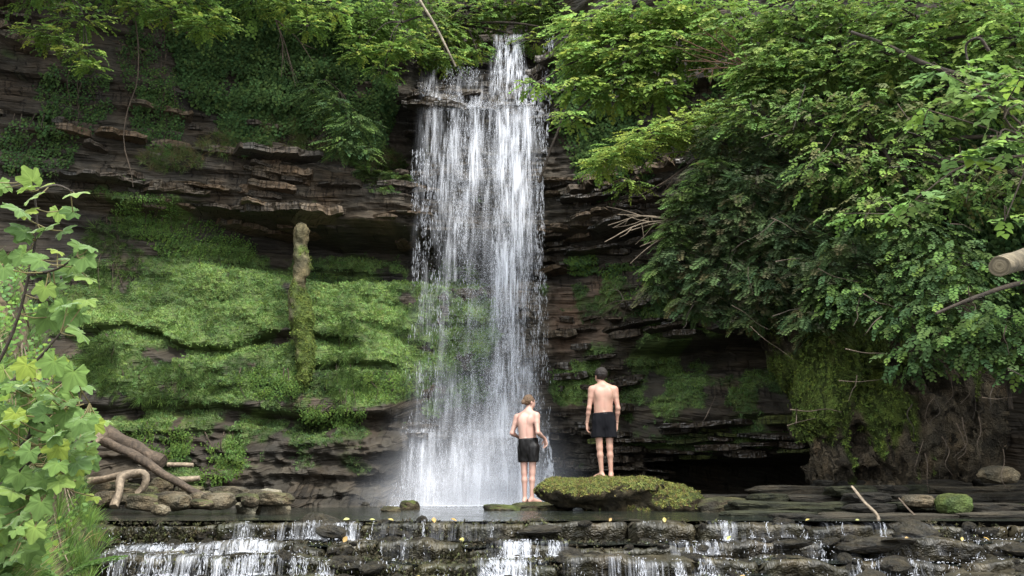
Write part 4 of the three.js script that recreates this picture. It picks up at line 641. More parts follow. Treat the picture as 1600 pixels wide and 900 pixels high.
function makePerson(o) {
  const root = thing('person', o.label, 'person', o.pos);
  const B = o.j, prim = [], mid = (a, b, t) => a.map((v, i) => lerp(v, b[i], t));
  const egg = (c, rx, ry, rz, a, k) => prim.push([0, c[0], c[1], c[2], rx, ry, rz, Math.sin(a), Math.cos(a), k]), rod = (a, ra, b, rb, k) => prim.push([1, [...a, ra], [...b, rb], 0, 0, 0, 0, 0, 0, k]);
  egg(B.pelvis, 0.14, 0.12, 0.092, o.hipTurn, 0.01); egg(B.waist, 0.122, 0.17, 0.092, o.turn * 0.6, 0.09); egg(B.ribs, 0.142, 0.17, 0.105, o.turn, 0.08); egg(B.chest, 0.158, 0.14, 0.102, o.turn, 0.07);
  for (const s of ['l', 'r']) {
    const S = B['sh_' + s], E = B['el_' + s], W = B['wr_' + s], m = mid(E, W, 0.3), H = B['hip_' + s], Kn = B['kn_' + s], A = B['an_' + s], c = mid(Kn, A, 0.3), F = B['toe_' + s]; c[2] += 0.003;
    rod(B.neckBase, 0.06, S, 0.058, 0.05); rod(S, 0.058, mid(S, E, 0.35), 0.05, 0.03); rod(S, 0.054, E, 0.034, 0.02); rod(E, 0.032, m, 0.032, 0.03); rod(m, 0.032, W, 0.0235, 0.03);
    rod(H, 0.084, Kn, 0.048, 0.02); rod(Kn, 0.045, c, 0.045, 0.03); rod(c, 0.045, A, 0.031, 0.03);
    rod([A[0] - (F[0] - A[0]) * 0.22, 0.032, A[2] - (F[2] - A[2]) * 0.22], 0.032, [F[0], 0.022, F[2]], 0.022, 0.03); rod([A[0], 0.06, A[2]], 0.036, [lerp(A[0], F[0], 0.7), 0.026, lerp(A[2], F[2], 0.7)], 0.034, 0.03);
    if (B['blade_' + s]) egg(B['blade_' + s], 0.05, 0.075, 0.03, o.turn, 0.035);
  }
  rod(B.neckBase, 0.058, [B.head[0], B.head[1] - 0.06, B.head[2]], 0.052, 0.035);
  const body = (x, y, z) => {
    let d = 9;
    for (const q of prim) {
      let e; if (q[0]) e = cone(x, y, z, q[1], q[2]); else { const dx = x - q[1], dz = z - q[3], u = (dx * q[8] - dz * q[7]) / q[4], v = (y - q[2]) / q[5], w = (dx * q[7] + dz * q[8]) / q[6]; e = (Math.sqrt(u * u + v * v + w * w) - 1) * Math.min(q[4], q[5], q[6]); }
      if (e < d + q[9]) d = smin(d, e, q[9]);
    }
    // spine furrow
    const sp = B.spine; d = -smin(-d, chainD(x, y, z, sp, 0.02), 0.03);
    if (Math.hypot(x - B.head[0], y - B.head[1], z - B.head[2]) > 0.3) return d;
    // head: skull, jaw, nose, ears
    const f = [Math.sin(o.look), 0, -Math.cos(o.look)], hr = [Math.cos(o.look), 0, Math.sin(o.look)], dx = x - B.head[0], dy = y - B.head[1], dz = z - B.head[2], fy = Math.cos(o.nod), fs = Math.sin(o.nod);
    const u = dx * hr[0] + dz * hr[2], w0 = dx * f[0] + dz * f[2], v = dy * fy + w0 * fs, w = w0 * fy - dy * fs;
    let h = ell(u, v, w, [0, 0.03, -0.012, 0.075, 0.088, 0.092]); h = smin(h, ell(u, v, w, [0, -0.045, 0.03, 0.054, 0.066, 0.06]), 0.04); h = smin(h, cone(u, v, w, [0, 0.005, 0.082, 0.01], [0, -0.028, 0.102, 0.012]), 0.012);
    h = smin(h, ell(u, v, w, [0, -0.063, 0.08, 0.022, 0.009, 0.012]), 0.01); h = smin(h, ell(u, v, w, [0, 0.02, 0.074, 0.055, 0.012, 0.012]), 0.015);
    for (const s of [-1, 1]) { h = -smin(-h, -(-ell(u, v, w, [s * 0.03, 0.004, 0.088, 0.016, 0.011, 0.014])), 0.008); h = smin(h, ell(u, v, w, [s * 0.077, -0.012, -0.012, 0.011, 0.031, 0.018]), 0.006); }
    return smin(d, h, 0.02);
  };
  const lo = [-0.5, -0.02, -0.4], hi = [0.5, o.tall + 0.05, 0.4], geos = [mesh3(body, lo, hi, 0.0095)];
  for (const s of ['l', 'r']) {
    const W = B['wr_' + s], E = B['el_' + s], hb = handBits(W, o['hand_' + s], o['thumb_' + s], o['curl_' + s]);
    const w0 = [...E.map((v, i) => lerp(W[i], v, 0.16)), 0.028], w1 = [...W, 0.0245], f = (x, y, z) => { let d = cone(x, y, z, w0, w1); for (const [a, b] of hb.palm) d = smin(d, cone(x, y, z, a, b), 0.014); for (const c of hb.chains) d = smin(d, chainD(x, y, z, c, 0.006), 0.006); return d; };
    geos.push(mesh3(f, W.map((v) => v - 0.2), W.map((v) => v + 0.2), 0.0055));
  }
  const skin = mergeGeometries(geos);
  paint(skin, (x, y, z) => { const n = 0.5 + fbm(x * 5, y * 5, z * 5, 3), r = clamp(0.35 + 1.2 * fbm(x * 9 + 3, y * 7, z * 9, 3)); return mix3(o.skin.map((v) => v * (0.88 + 0.24 * n)), o.flush, 0.7 * r); });
  part('body', skin, phy({ vertexColors: true, roughness: 0.5, sheen: 0.2, sheenColor: C(0.5, 0.3, 0.25), sheenRoughness: 0.5 }), root);
  // shorts: two wide legs and a seat, cut off at waist and hem
  const legs = ['l', 'r'].map((s) => { const H = B['hip_' + s], K = B['kn_' + s], q = (o.hem - H[1]) / (K[1] - H[1]), e = mid(H, K, q); e[0] += (s === 'l' ? -1 : 1) * o.flare; return [[H[0], H[1] - 0.02, H[2], 0.105], [e[0], e[1] - 0.1, e[2], o.legR]]; });
  const sh = (x, y, z) => {
    let d; { const [u, v, w] = turned(x, y, z, B.pelvis, o.hipTurn); d = ell(u, v, w, [0, 0.0, 0, o.hipW, 0.24, o.hipW * 0.72]); const [a, b, c] = turned(x, y, z, [B.waist[0], o.belt, B.waist[2]], o.hipTurn); d = smin(d, ell(a, b, c, [0, 0, 0, o.beltW, 0.16, o.beltW * 0.76]), 0.06); }
    for (const [a, b] of legs) d = smin(d, cone(x, y, z, a, b), 0.035);
    d += 0.012 * N3(x * 12, y * 4, z * 12) + 0.006 * N3(x * 30, y * 9, z * 30) + 0.003 * Math.max(0, 1 - Math.abs(x - B.pelvis[0]) / 0.02) * (y < B.pelvis[1] + 0.1 && z > 0 ? 1 : 0);
    return Math.max(d, y - o.belt - 0.01 * Math.sin(x * 8), o.hem + 0.012 * N3(x * 6, z * 6, 3) - y);
  };
  const sg = mesh3(sh, [-0.35, o.hem - 0.05, -0.3], [0.35, o.belt + 0.05, 0.3], 0.011);
  const shorts = part('shorts', boxUV(sg, 6), o.cloth, root);
  part('waistband', tube(Array.from({ length: 25 }, (_, i) => { const a = i / 24 * Math.PI * 2, x = Math.cos(a) * (o.beltW + 0.004), z = Math.sin(a) * (o.beltW * 0.76 + 0.004), s = Math.sin(o.hipTurn), k = Math.cos(o.hipTurn); return V(B.waist[0] + x * k + z * s, o.belt - 0.022, B.waist[2] - x * s + z * k); }), 0.011, 0.011, 6, 0.02, false), o.band, shorts);
  const hair = (x, y, z) => {
    const f = [Math.sin(o.look), 0, -Math.cos(o.look)], hr = [Math.cos(o.look), 0, Math.sin(o.look)], dx = x - B.head[0], dy = y - B.head[1], dz = z - B.head[2], fy = Math.cos(o.nod), fs = Math.sin(o.nod), u = dx * hr[0] + dz * hr[2], w0 = dx * f[0] + dz * f[2], v = dy * fy + w0 * fs, w = w0 * fy - dy * fs;
    let d = ell(u, v, w, [0, 0.035, -0.02, 0.084 + o.puff, 0.094 + o.puff, 0.098 + o.puff]);
    d = Math.max(d, w * 0.8 - v * 0.55 - 0.035 - (v > 0.07 ? 0.06 : 0), -v - o.nape - 0.02 * (w < -0.05 ? 1 : 0));
    d = Math.max(d, -ell(u, v, w, [Math.sign(u) * 0.09, -0.03, 0.03, 0.03, 0.05, 0.05]));
    if (o.bun) { d = smin(d, ell(u, v, w, [0, 0.01, -0.128, 0.034, 0.04, 0.036]), 0.015); }
    return d + 0.007 * N3(u * 40, v * 16, w * 16) + 0.005 * N3(u * 16, v * 50, w * 50);
  };
  const hp = B.head; part('hair', boxUV(mesh3(hair, [hp[0] - 0.22, hp[1] - 0.2, hp[2] - 0.22], [hp[0] + 0.22, hp[1] + 0.22, hp[2] + 0.22], 0.006), 9), o.hairMat, root);
  return root;
}
// the one on the mossy boulder
{
  const p = P(945, 743, 14.2);
  makePerson({
    label: 'person with short dark hair and black swim shorts standing on the mossy boulder', pos: V(p.x, 0.512, p.z), tall: 1.75,
    turn: 0.08, hipTurn: 0.05, look: -0.55, nod: -0.28,
    j: { pelvis: [0, 0.93, 0], waist: [0, 1.06, 0.01], ribs: [0, 1.2, 0.005], chest: [0.005, 1.32, 0], neckBase: [-0.005, 1.45, 0.0], head: [-0.035, 1.615, -0.035],
      sh_l: [-0.172, 1.385, 0.0], el_l: [-0.228, 1.09, 0.02], wr_l: [-0.262, 0.845, -0.035], sh_r: [0.182, 1.385, 0.0], el_r: [0.232, 1.09, 0.03], wr_r: [0.212, 0.845, -0.05],
      hip_l: [-0.085, 0.9, 0], kn_l: [-0.072, 0.475, -0.005], an_l: [-0.048, 0.075, 0.0], toe_l: [-0.155, 0.02, -0.11], hip_r: [0.09, 0.9, 0], kn_r: [0.088, 0.475, -0.005], an_r: [0.098, 0.075, 0.0], toe_r: [0.13, 0.02, -0.17],
      blade_l: [-0.085, 1.32, 0.088], blade_r: [0.09, 1.32, 0.088], spine: [[0, 1.42, 0.126, 0.010], [0, 1.25, 0.134, 0.011], [0, 1.05, 0.12, 0.010]] },
    hand_l: [0.02, -1, -0.05], thumb_l: [0.3, 0, -1], curl_l: [1, 0, -0.2], hand_r: [-0.02, -1, -0.1], thumb_r: [-0.3, 0, -1], curl_r: [-1, 0, -0.2],
    skin: [0.42, 0.255, 0.185], flush: [0.46, 0.215, 0.165], hipW: 0.168, belt: 1.02, beltW: 0.136, hem: 0.625, flare: 0.014, legR: 0.108,
    cloth: phy({ color: C(0.006, 0.006, 0.008), roughness: 0.9, specularIntensity: 0.35 }), band: std({ color: C(0.02, 0.02, 0.022), roughness: 0.8 }),
    puff: 0.013, nape: 0.075, bun: false, hairMat: std({ color: C(0.02, 0.012, 0.008), map: T.bark, bumpMap: T.bark, bumpScale: 0.006, roughness: 0.7 }),
  });
}
// the one on the flat stone
{
  const p = P(826, 784, 14.9);
  makePerson({
    label: 'person with fair hair tied back and tight dark trunks standing before the falls', pos: V(p.x, 0.122, p.z), tall: 1.78,
    turn: 0.5, hipTurn: 0.4, look: 1.05, nod: -0.1,
    j: { pelvis: [-0.0, 0.94, 0.01], waist: [-0.01, 1.07, 0.02], ribs: [-0.025, 1.21, 0.02], chest: [-0.03, 1.335, 0.01], neckBase: [0.0, 1.475, 0.0], head: [0.025, 1.645, -0.02],
      sh_l: [-0.178, 1.39, -0.06], el_l: [-0.272, 1.13, -0.03], wr_l: [-0.145, 1.065, -0.17], sh_r: [0.128, 1.41, 0.075], el_r: [0.155, 1.13, 0.16], wr_r: [0.272, 1.045, -0.03],
      hip_l: [-0.078, 0.91, -0.02], kn_l: [-0.07, 0.49, -0.03], an_l: [-0.062, 0.08, -0.01], toe_l: [0.0, 0.02, -0.17], hip_r: [0.078, 0.91, 0.04], kn_r: [0.062, 0.49, 0.02], an_r: [0.05, 0.08, 0.05], toe_r: [0.2, 0.02, -0.03],
      blade_l: [-0.10, 1.33, 0.065], blade_r: [0.035, 1.34, 0.115], spine: [[-0.045, 1.44, 0.134, 0.010], [-0.05, 1.26, 0.15, 0.011], [-0.04, 1.06, 0.134, 0.010]] },
    hand_l: [0.9, -0.1, -0.5], thumb_l: [0, 1, 0], curl_l: [0.3, 0, 1], hand_r: [0.25, -1, -0.1], thumb_r: [-0.7, 0, -0.6], curl_r: [-0.6, -0.2, 0.3],
    skin: [0.50, 0.315, 0.25], flush: [0.52, 0.25, 0.20], hipW: 0.164, belt: 1.045, beltW: 0.138, hem: 0.66, flare: 0.0, legR: 0.088,
    cloth: phy({ color: C(0.01, 0.009, 0.009), roughness: 0.5, specularIntensity: 0.5 }), band: std({ color: C(0.015, 0.014, 0.014), roughness: 0.6 }),
    puff: 0.0, nape: 0.06, bun: true, hairMat: std({ color: C(0.24, 0.15, 0.085), map: T.bark, bumpMap: T.bark, bumpScale: 0.01, roughness: 0.5 }),
  });
}
// ---------- trees, shrubs, ivy ----------
const CAM = V(0, EYE, 0);
// fills an ellipsoid with twigs that reach outwards in flat, slightly drooping layers
function pad(scs, c, r, n, o = {}) {
  const { cols = [GREEN.mid], size = [0.7, 1.2], droop = 0.3, face = 0.35, tilt = 0.35, lay = 0.35, v = 0.28, core = 0.5 } = o;
  for (let i = 0; i < n; i++) {
    let d = V(gauss(), gauss(), gauss()); d.normalize().multiplyScalar(Math.pow(rnd(), core)); if (o.top) d.y = Math.abs(d.y);
    const level = Math.round(d.y / lay) * lay * 0.7 + d.y * 0.3, p = V(c.x + d.x * r[0], c.y + level * r[1], c.z + d.z * r[2]);
    if (o.flow) p.y += o.flow * d.x * r[0];
    const g = V(d.x, 0, d.z).normalize().add(V(R(-0.6, 0.6), -droop + R(-0.3, 0.3), R(-0.4, 0.6) + face)), nn = V(R(-tilt, tilt), 1, R(-tilt, tilt) + 0.25);
    scs[i % scs.length].add(p, aim(g, nn), R(...size), hue(pick(cols), v));
  }
}
const sets = (kind) => G[kind].map((g) => new Scatter(g, M.leaf));
const twigBunch = (from, to, n, spread, r, sd = 0) => { const gs = []; for (let i = 0; i < n; i++) { const e = to.clone().add(V(gauss() * spread[0], gauss() * spread[1], gauss() * spread[2])), m = from.clone().lerp(e, R(0.4, 0.6)).add(V(gauss() * 0.15, gauss() * 0.15 + 0.05, gauss() * 0.15)); gs.push(tube(bend([from, m, e], 7), r, r * 0.25, 5, 0.1, false)); } return gs; };
// a woody plant: base, trunk and limbs to every leaf pad, and its crown
function woody(name, label, category, base, pads, kind, o = {}) {
  const t = thing(name, label, category, base, o.group);
  seed(o.sd ?? 1); const trunk = [], limbs = [], mat = o.bark ?? M.darkBark, r = o.r ?? 0.06, scs = sets(kind), fork = o.fork ? o.fork.clone() : base.clone().lerp(pads[0].c, 0.45).add(V(0, 0.2, 0));
  trunk.push(tube(bend([base, base.clone().lerp(fork, 0.5).add(V(R(-0.15, 0.15), 0.05, R(-0.1, 0.1))), fork], 8), r, r * 0.7, 8, 0.15));
  for (const p of pads) { limbs.push(tube(bend([fork, fork.clone().lerp(p.c, 0.55).add(V(R(-0.2, 0.2), R(0, 0.35), R(-0.2, 0.2))), p.c], 8), r * 0.55, r * 0.18, 6, 0.12, false)); limbs.push(...twigBunch(p.c, p.c, o.twigs ?? 5, [p.r[0] * 0.6, p.r[1] * 0.5, p.r[2] * 0.6], r * 0.2)); pad(scs, p.c, p.r, p.n, { ...o.leaf, ...p.o }); }
  part('trunk', rel(mergeGeometries(trunk), t), mat, t); part('limbs', rel(mergeGeometries(limbs), t), mat, t);
  for (const s of scs) s.build('crown', t);
  return t;
}
const pd = (px, py, d, rx, ry, rz, n, o) => ({ c: P(px, py, d), r: [rx, ry, rz], n, o });

// bright hazel leaning out over the right of the lip
woody('hazel_tree', 'bright green hazel tree leaning over the edge of the falls lip', 'tree', P(1120, 60, 17.2), [
  pd(925, 45, 16.2, 0.75, 0.5, 0.7, 240), pd(1000, 30, 15.8, 0.9, 0.5, 0.8, 300), pd(1085, 20, 15.6, 0.9, 0.5, 0.8, 280), pd(915, 95, 15.8, 0.5, 0.3, 0.5, 150), pd(985, 95, 15.6, 0.75, 0.45, 0.7, 260), pd(1060, 80, 15.4, 0.6, 0.4, 0.6, 160), pd(960, 140, 15.6, 0.6, 0.28, 0.5, 130), pd(1030, 140, 15.4, 0.5, 0.25, 0.5, 90), pd(900, 135, 15.6, 0.35, 0.2, 0.4, 45), pd(835, 131, 15.4, 0.32, 0.05, 0.2, 16, { lay: 2 }), pd(893, 182, 15.5, 0.25, 0.1, 0.25, 22)],
  'hazel', { sd: 401, r: 0.08, fork: P(1090, 40, 16.4), leaf: { cols: [GREEN.bright, GREEN.bright, [0.22, 0.34, 0.07], GREEN.lime], size: [0.75, 1.15], droop: 0.35 } });
woody('beech_sapling', 'yellow green feathery beech spray reaching out below the hazel tree', 'sapling', P(1180, 200, 15.6), [
  pd(1065, 195, 14.8, 0.45, 0.14, 0.5, 130), pd(1020, 212, 14.7, 0.45, 0.13, 0.5, 140), pd(975, 235, 14.6, 0.42, 0.12, 0.45, 140), pd(942, 252, 14.5, 0.25, 0.1, 0.35, 70), pd(1090, 215, 14.9, 0.4, 0.15, 0.4, 90), pd(985, 287, 14.7, 0.22, 0.06, 0.25, 26), pd(1115, 180, 15, 0.5, 0.2, 0.5, 120)],
  'beech', { sd: 402, r: 0.045, fork: P(1120, 195, 15.2), leaf: { cols: [GREEN.lime, GREEN.lime, GREEN.bright], size: [0.8, 1.15], droop: 0.2 } });
// leafy tangle along the top right
woody('hazel_tree', 'leafy green hazel thicket along the top of the bushy bank', 'tree', P(1330, 170, 14.8), [
  pd(1160, 50, 14.8, 0.9, 0.6, 0.8, 260), pd(1240, 40, 14.2, 0.9, 0.6, 0.8, 280), pd(1330, 30, 13.8, 1.0, 0.7, 0.8, 300), pd(1430, 25, 13.2, 1.0, 0.6, 0.8, 280), pd(1530, 30, 12.6, 0.9, 0.6, 0.8, 240), pd(1220, 110, 14.0, 0.8, 0.45, 0.7, 240), pd(1300, 110, 13.6, 0.8, 0.5, 0.7, 240), pd(1400, 90, 13.0, 0.8, 0.5, 0.7, 230), pd(1590, 60, 12, 0.8, 0.6, 0.8, 170), pd(1180, 120, 14.2, 0.5, 0.3, 0.5, 130), pd(1700, 60, 11.8, 1, 0.7, 0.8, 170), pd(1800, 150, 11.2, 0.9, 0.7, 0.7, 130)],
  'hazel', { sd: 403, r: 0.09, fork: P(1320, 130, 14.2), leaf: { cols: [GREEN.mid, GREEN.bright, GREEN.bright, [0.14, 0.22, 0.055], [0.2, 0.27, 0.07]], size: [0.6, 1.05], droop: 0.3 } });
woody('hazel_tree', 'green hazel hung with ivy in the middle of the bushy bank', 'tree', P(1420, 330, 13.2), [
  pd(1180, 180, 13.9, 0.8, 0.5, 0.6, 200), pd(1270, 185, 13.4, 0.8, 0.5, 0.6, 220), pd(1360, 180, 12.9, 0.8, 0.5, 0.6, 210), pd(1450, 190, 12.5, 0.7, 0.5, 0.6, 170), pd(1310, 260, 12.9, 0.8, 0.45, 0.6, 190), pd(1400, 270, 12.5, 0.7, 0.45, 0.6, 160), pd(1540, 140, 11.9, 0.7, 0.5, 0.6, 160), pd(1500, 300, 12, 0.6, 0.4, 0.5, 90), pd(1580, 270, 11.5, 0.6, 0.5, 0.5, 90), pd(1370, 330, 12.5, 0.8, 0.3, 0.6, 130), pd(1680, 250, 11.6, 0.9, 0.7, 0.6, 150), pd(1780, 400, 11.4, 0.9, 0.8, 0.6, 150)],
  'hazel', { sd: 404, r: 0.08, fork: P(1380, 240, 13), leaf: { cols: [GREEN.mid, GREEN.bright, [0.13, 0.2, 0.05], GREEN.mid, [0.14, 0.15, 0.06]], size: [0.5, 0.9], droop: 0.4 } });
// feathery yew hanging down the wall
woody('yew_tree', 'dark feathery yew hanging down over the cliff beside the cave', 'tree', P(1200, 250, 15.4), [
  pd(1130, 225, 14.4, 0.6, 0.4, 0.5, 240), pd(1210, 240, 14.2, 0.7, 0.4, 0.5, 260), pd(1110, 290, 14.4, 0.5, 0.4, 0.5, 240), pd(1180, 300, 14.0, 0.7, 0.45, 0.5, 300), pd(1265, 300, 13.6, 0.6, 0.45, 0.5, 240), pd(1085, 350, 14.4, 0.45, 0.4, 0.45, 230), pd(1150, 365, 14.1, 0.6, 0.4, 0.5, 280), pd(1230, 370, 13.7, 0.6, 0.4, 0.5, 260), pd(1065, 410, 14.5, 0.42, 0.35, 0.4, 200), pd(1130, 430, 14.2, 0.6, 0.35, 0.45, 260), pd(1210, 440, 13.8, 0.6, 0.4, 0.45, 260), pd(1035, 450, 14.8, 0.35, 0.2, 0.3, 110), pd(1100, 475, 14.5, 0.5, 0.2, 0.35, 160), pd(1290, 430, 13.3, 0.6, 0.45, 0.5, 240), pd(1190, 490, 14.2, 0.5, 0.22, 0.35, 120), pd(1280, 500, 13.4, 0.5, 0.25, 0.35, 130), pd(1340, 390, 12.9, 0.6, 0.4, 0.5, 190)],
  'yew', { sd: 405, r: 0.09, fork: P(1190, 270, 14.8), leaf: { cols: [GREEN.blue, [0.10, 0.165, 0.06], [0.12, 0.19, 0.065], [0.15, 0.215, 0.07], [0.15, 0.14, 0.065]], size: [0.6, 1.1], droop: 0.55, face: 0.5 } });
woody('yew_shrub', 'light green feathery tips on the shrub edge beside the bare twigs', 'shrub', P(1120, 330, 15.1), [pd(1075, 310, 14.3, 0.35, 0.35, 0.35, 130), pd(1050, 365, 14.4, 0.28, 0.3, 0.3, 110), pd(1115, 265, 14.2, 0.35, 0.25, 0.3, 90), pd(1030, 420, 14.5, 0.25, 0.2, 0.25, 60)], 'yew', { sd: 406, r: 0.03, leaf: { cols: [GREEN.mid, [0.12, 0.19, 0.045]], size: [0.55, 0.95], droop: 0.5, face: 0.5 } });
woody('ivy_bush', 'dark ivy bush spilling over the tufa outcrop', 'bush', P(1420, 470, 13.0), [pd(1350, 470, 12.7, 0.7, 0.4, 0.45, 180), pd(1430, 430, 12.3, 0.7, 0.5, 0.5, 190), pd(1420, 500, 12.2, 0.6, 0.3, 0.4, 120), pd(1500, 420, 11.8, 0.7, 0.45, 0.5, 170), pd(1490, 480, 11.7, 0.6, 0.35, 0.45, 150), pd(1440, 370, 12.3, 0.7, 0.35, 0.5, 150), pd(1310, 450, 13, 0.5, 0.35, 0.4, 110)],
  'hazel', { sd: 407, r: 0.05, leaf: { cols: [GREEN.blue, GREEN.dark, GREEN.mid], size: [0.45, 0.75], droop: 0.5, face: 0.6 } });
woody('bramble_bush', 'dark bramble bush low on the bank below the fallen branch', 'bush', P(1580, 640, 11.4), [pd(1500, 520, 11.5, 0.6, 0.25, 0.4, 110), pd(1570, 500, 11.1, 0.6, 0.25, 0.4, 120), pd(1550, 555, 11.3, 0.45, 0.2, 0.35, 60), pd(1610, 560, 11, 0.4, 0.3, 0.35, 70), pd(1440, 560, 12, 0.5, 0.25, 0.3, 60), pd(1680, 540, 11, 0.7, 0.5, 0.5, 140), pd(1760, 640, 10.8, 0.7, 0.5, 0.5, 120)],
  'hazel', { sd: 408, r: 0.03, leaf: { cols: [GREEN.blue, GREEN.dark, GREEN.mid], size: [0.5, 0.8], droop: 0.5, face: 0.5 } });
woody('hazel_branch', 'hazel branch of large pale green leaves reaching across the dark bushes', 'branch', P(1680, 260, 8.2), [
  pd(1475, 112, 8.3, 0.22, 0.06, 0.25, 11), pd(1520, 150, 8.1, 0.28, 0.06, 0.25, 12), pd(1450, 172, 8.2, 0.14, 0.04, 0.2, 6), pd(1575, 170, 7.9, 0.2, 0.1, 0.25, 9), pd(1560, 228, 7.8, 0.3, 0.06, 0.25, 14), pd(1500, 245, 7.9, 0.25, 0.04, 0.2, 9), pd(1590, 205, 7.7, 0.2, 0.06, 0.2, 9), pd(1430, 312, 8.4, 0.28, 0.05, 0.25, 12), pd(1570, 345, 7.9, 0.15, 0.06, 0.2, 6), pd(1595, 120, 7.8, 0.2, 0.1, 0.2, 9)],
  'broad', { sd: 409, r: 0.028, bark: M.bark, fork: P(1640, 240, 8.1), leaf: { cols: [GREEN.bright, [0.14, 0.23, 0.07]], size: [0.5, 0.85], droop: 0.15, lay: 2, tilt: 0.2 }, twigs: 2 });
woody('hazel_branch', 'small hazel twig with a few pale leaves before the dark ivy', 'branch', P(1420, 330, 10.9), [pd(1350, 343, 10.6, 0.2, 0.06, 0.15, 5), pd(1305, 335, 10.7, 0.05, 0.04, 0.05, 2)], 'broad', { sd: 410, r: 0.012, bark: M.bark, fork: P(1400, 335, 10.8), leaf: { cols: [GREEN.bright], size: [0.25, 0.4], lay: 2 }, twigs: 1 });

// sprays over the wall on the left of the falls
const sprays = [
  ['leafy hazel spray hanging before the dark wall above the dangling root', P(120, -40, 15.6), [pd(85, 60, 15.2, 0.5, 0.12, 0.4, 70), pd(120, 30, 15.3, 0.6, 0.2, 0.4, 90), pd(130, 82, 15.2, 0.35, 0.1, 0.3, 40), pd(140, 105, 15.2, 0.25, 0.06, 0.25, 26), pd(60, 50, 15.1, 0.4, 0.1, 0.3, 30)]],
  ['bright hazel spray over the top of the long dangling root', P(260, -50, 16.4), [pd(215, 12, 16, 0.4, 0.15, 0.4, 70), pd(270, 22, 15.9, 0.4, 0.14, 0.4, 80), pd(320, 40, 15.8, 0.4, 0.14, 0.35, 90), pd(350, 30, 15.8, 0.25, 0.12, 0.3, 45), pd(300, 5, 16, 0.5, 0.2, 0.4, 80)]],
  ['bright hazel spray above the ivy curtain', P(490, -40, 17.4), [pd(450, 12, 17, 0.5, 0.25, 0.4, 110), pd(480, 42, 16.9, 0.4, 0.14, 0.35, 70), pd(520, 20, 17.1, 0.4, 0.2, 0.4, 60)]],
  ['layered hazel spray between the ivy curtain and the falls', P(680, 20, 18.4), [pd(560, 84, 17.6, 0.4, 0.1, 0.35, 70), pd(610, 80, 17.6, 0.45, 0.14, 0.35, 90), pd(600, 110, 17.6, 0.3, 0.06, 0.3, 36), pd(640, 62, 17.8, 0.4, 0.15, 0.35, 70), pd(560, 60, 17.8, 0.3, 0.1, 0.3, 30)]],
];
sprays.forEach(([label, base, pads], i) => woody('hazel_spray', label, 'branch', base, pads, 'hazel', { sd: 420 + i, r: 0.03, leaf: { cols: [GREEN.bright, GREEN.bright, GREEN.mid, GREEN.lime], size: [0.55, 0.85], droop: 0.12, tilt: 0.2 } }));
woody('hazel_tree', 'broad hazel crown high on the wall above the ivy curtain', 'tree', P(420, -90, 18.6), [pd(60, -20, 15.5, 1.0, 0.5, 0.7, 160), pd(180, -30, 16.2, 1.0, 0.5, 0.7, 180), pd(400, 0, 17.3, 0.9, 0.4, 0.6, 160), pd(560, 20, 18.2, 0.9, 0.5, 0.6, 220), pd(640, 10, 18.6, 0.8, 0.5, 0.6, 200), pd(590, 45, 18.3, 0.6, 0.25, 0.5, 120)], 'hazel', { sd: 430, r: 0.08, leaf: { cols: [GREEN.mid, GREEN.bright], size: [0.6, 0.95], droop: 0.3 } });
woody('hazel_tree', 'hazel tree arching over the stream at the top of the falls', 'tree', P(720, 40, 22.2), [pd(680, 60, 21.0, 0.8, 0.5, 0.6, 230), pd(730, 30, 21.5, 0.9, 0.6, 0.7, 280), pd(790, 15, 21.8, 0.9, 0.5, 0.7, 260), pd(850, 20, 21.6, 0.8, 0.5, 0.6, 220), pd(650, 85, 20.4, 0.6, 0.25, 0.5, 120), pd(700, 90, 20.5, 0.5, 0.2, 0.4, 90), pd(835, 65, 21.2, 0.5, 0.15, 0.4, 50), pd(745, 80, 21, 0.4, 0.2, 0.3, 60), pd(620, 30, 20.4, 0.7, 0.5, 0.6, 170), pd(760, -40, 22, 1.4, 0.6, 0.7, 260), pd(880, -30, 21.5, 1.2, 0.6, 0.7, 220), pd(880, 50, 21, 0.5, 0.4, 0.5, 90)], 'hazel', { sd: 431, r: 0.08, leaf: { cols: [GREEN.bright, GREEN.mid, GREEN.mid, GREEN.lime], size: [0.65, 1.0], droop: 0.3 } });
woody('rowan_shrub', 'drooping dark green shrub on the rock beside the falls', 'shrub', P(540, 150, 18.6), [pd(520, 165, 18.0, 0.5, 0.3, 0.4, 100), pd(550, 195, 18.0, 0.5, 0.3, 0.35, 110), pd(530, 225, 18, 0.4, 0.2, 0.3, 70), pd(490, 140, 18, 0.4, 0.3, 0.35, 70), pd(570, 235, 18.1, 0.3, 0.15, 0.25, 40)], 'beech', { sd: 432, r: 0.03, leaf: { cols: [GREEN.blue, GREEN.mid, GREEN.dark], size: [0.7, 1.1], droop: 0.6, face: 0.5 } });

// crowns that close the gorge overhead, above what the lens takes in; placed to shade the upper wall
const canopy = (label, base, pads, sd) => woody('ash_tree', label, 'tree', base, pads, 'hazel', { sd, r: 0.16, bark: M.bark, leaf: { cols: [GREEN.mid, GREEN.bright, GREEN.dark], size: [1.3, 2.0], droop: 0.3 }, twigs: 3 });
canopy('tall tree arching over the dark wall, its crown above the ivy curtain', P(150, -160, 18.4), [pd(-150, -250, 15, 2, 0.8, 1.6, 330), pd(80, -260, 16.2, 2, 0.8, 1.6, 360), pd(300, -270, 17.2, 2, 0.8, 1.6, 360), pd(500, -280, 18, 1.8, 0.8, 1.6, 300), pd(-60, -330, 13.2, 2, 0.7, 1.5, 340), pd(160, -330, 14, 2, 0.7, 1.5, 360), pd(360, -330, 15, 2, 0.7, 1.5, 340)], 451);

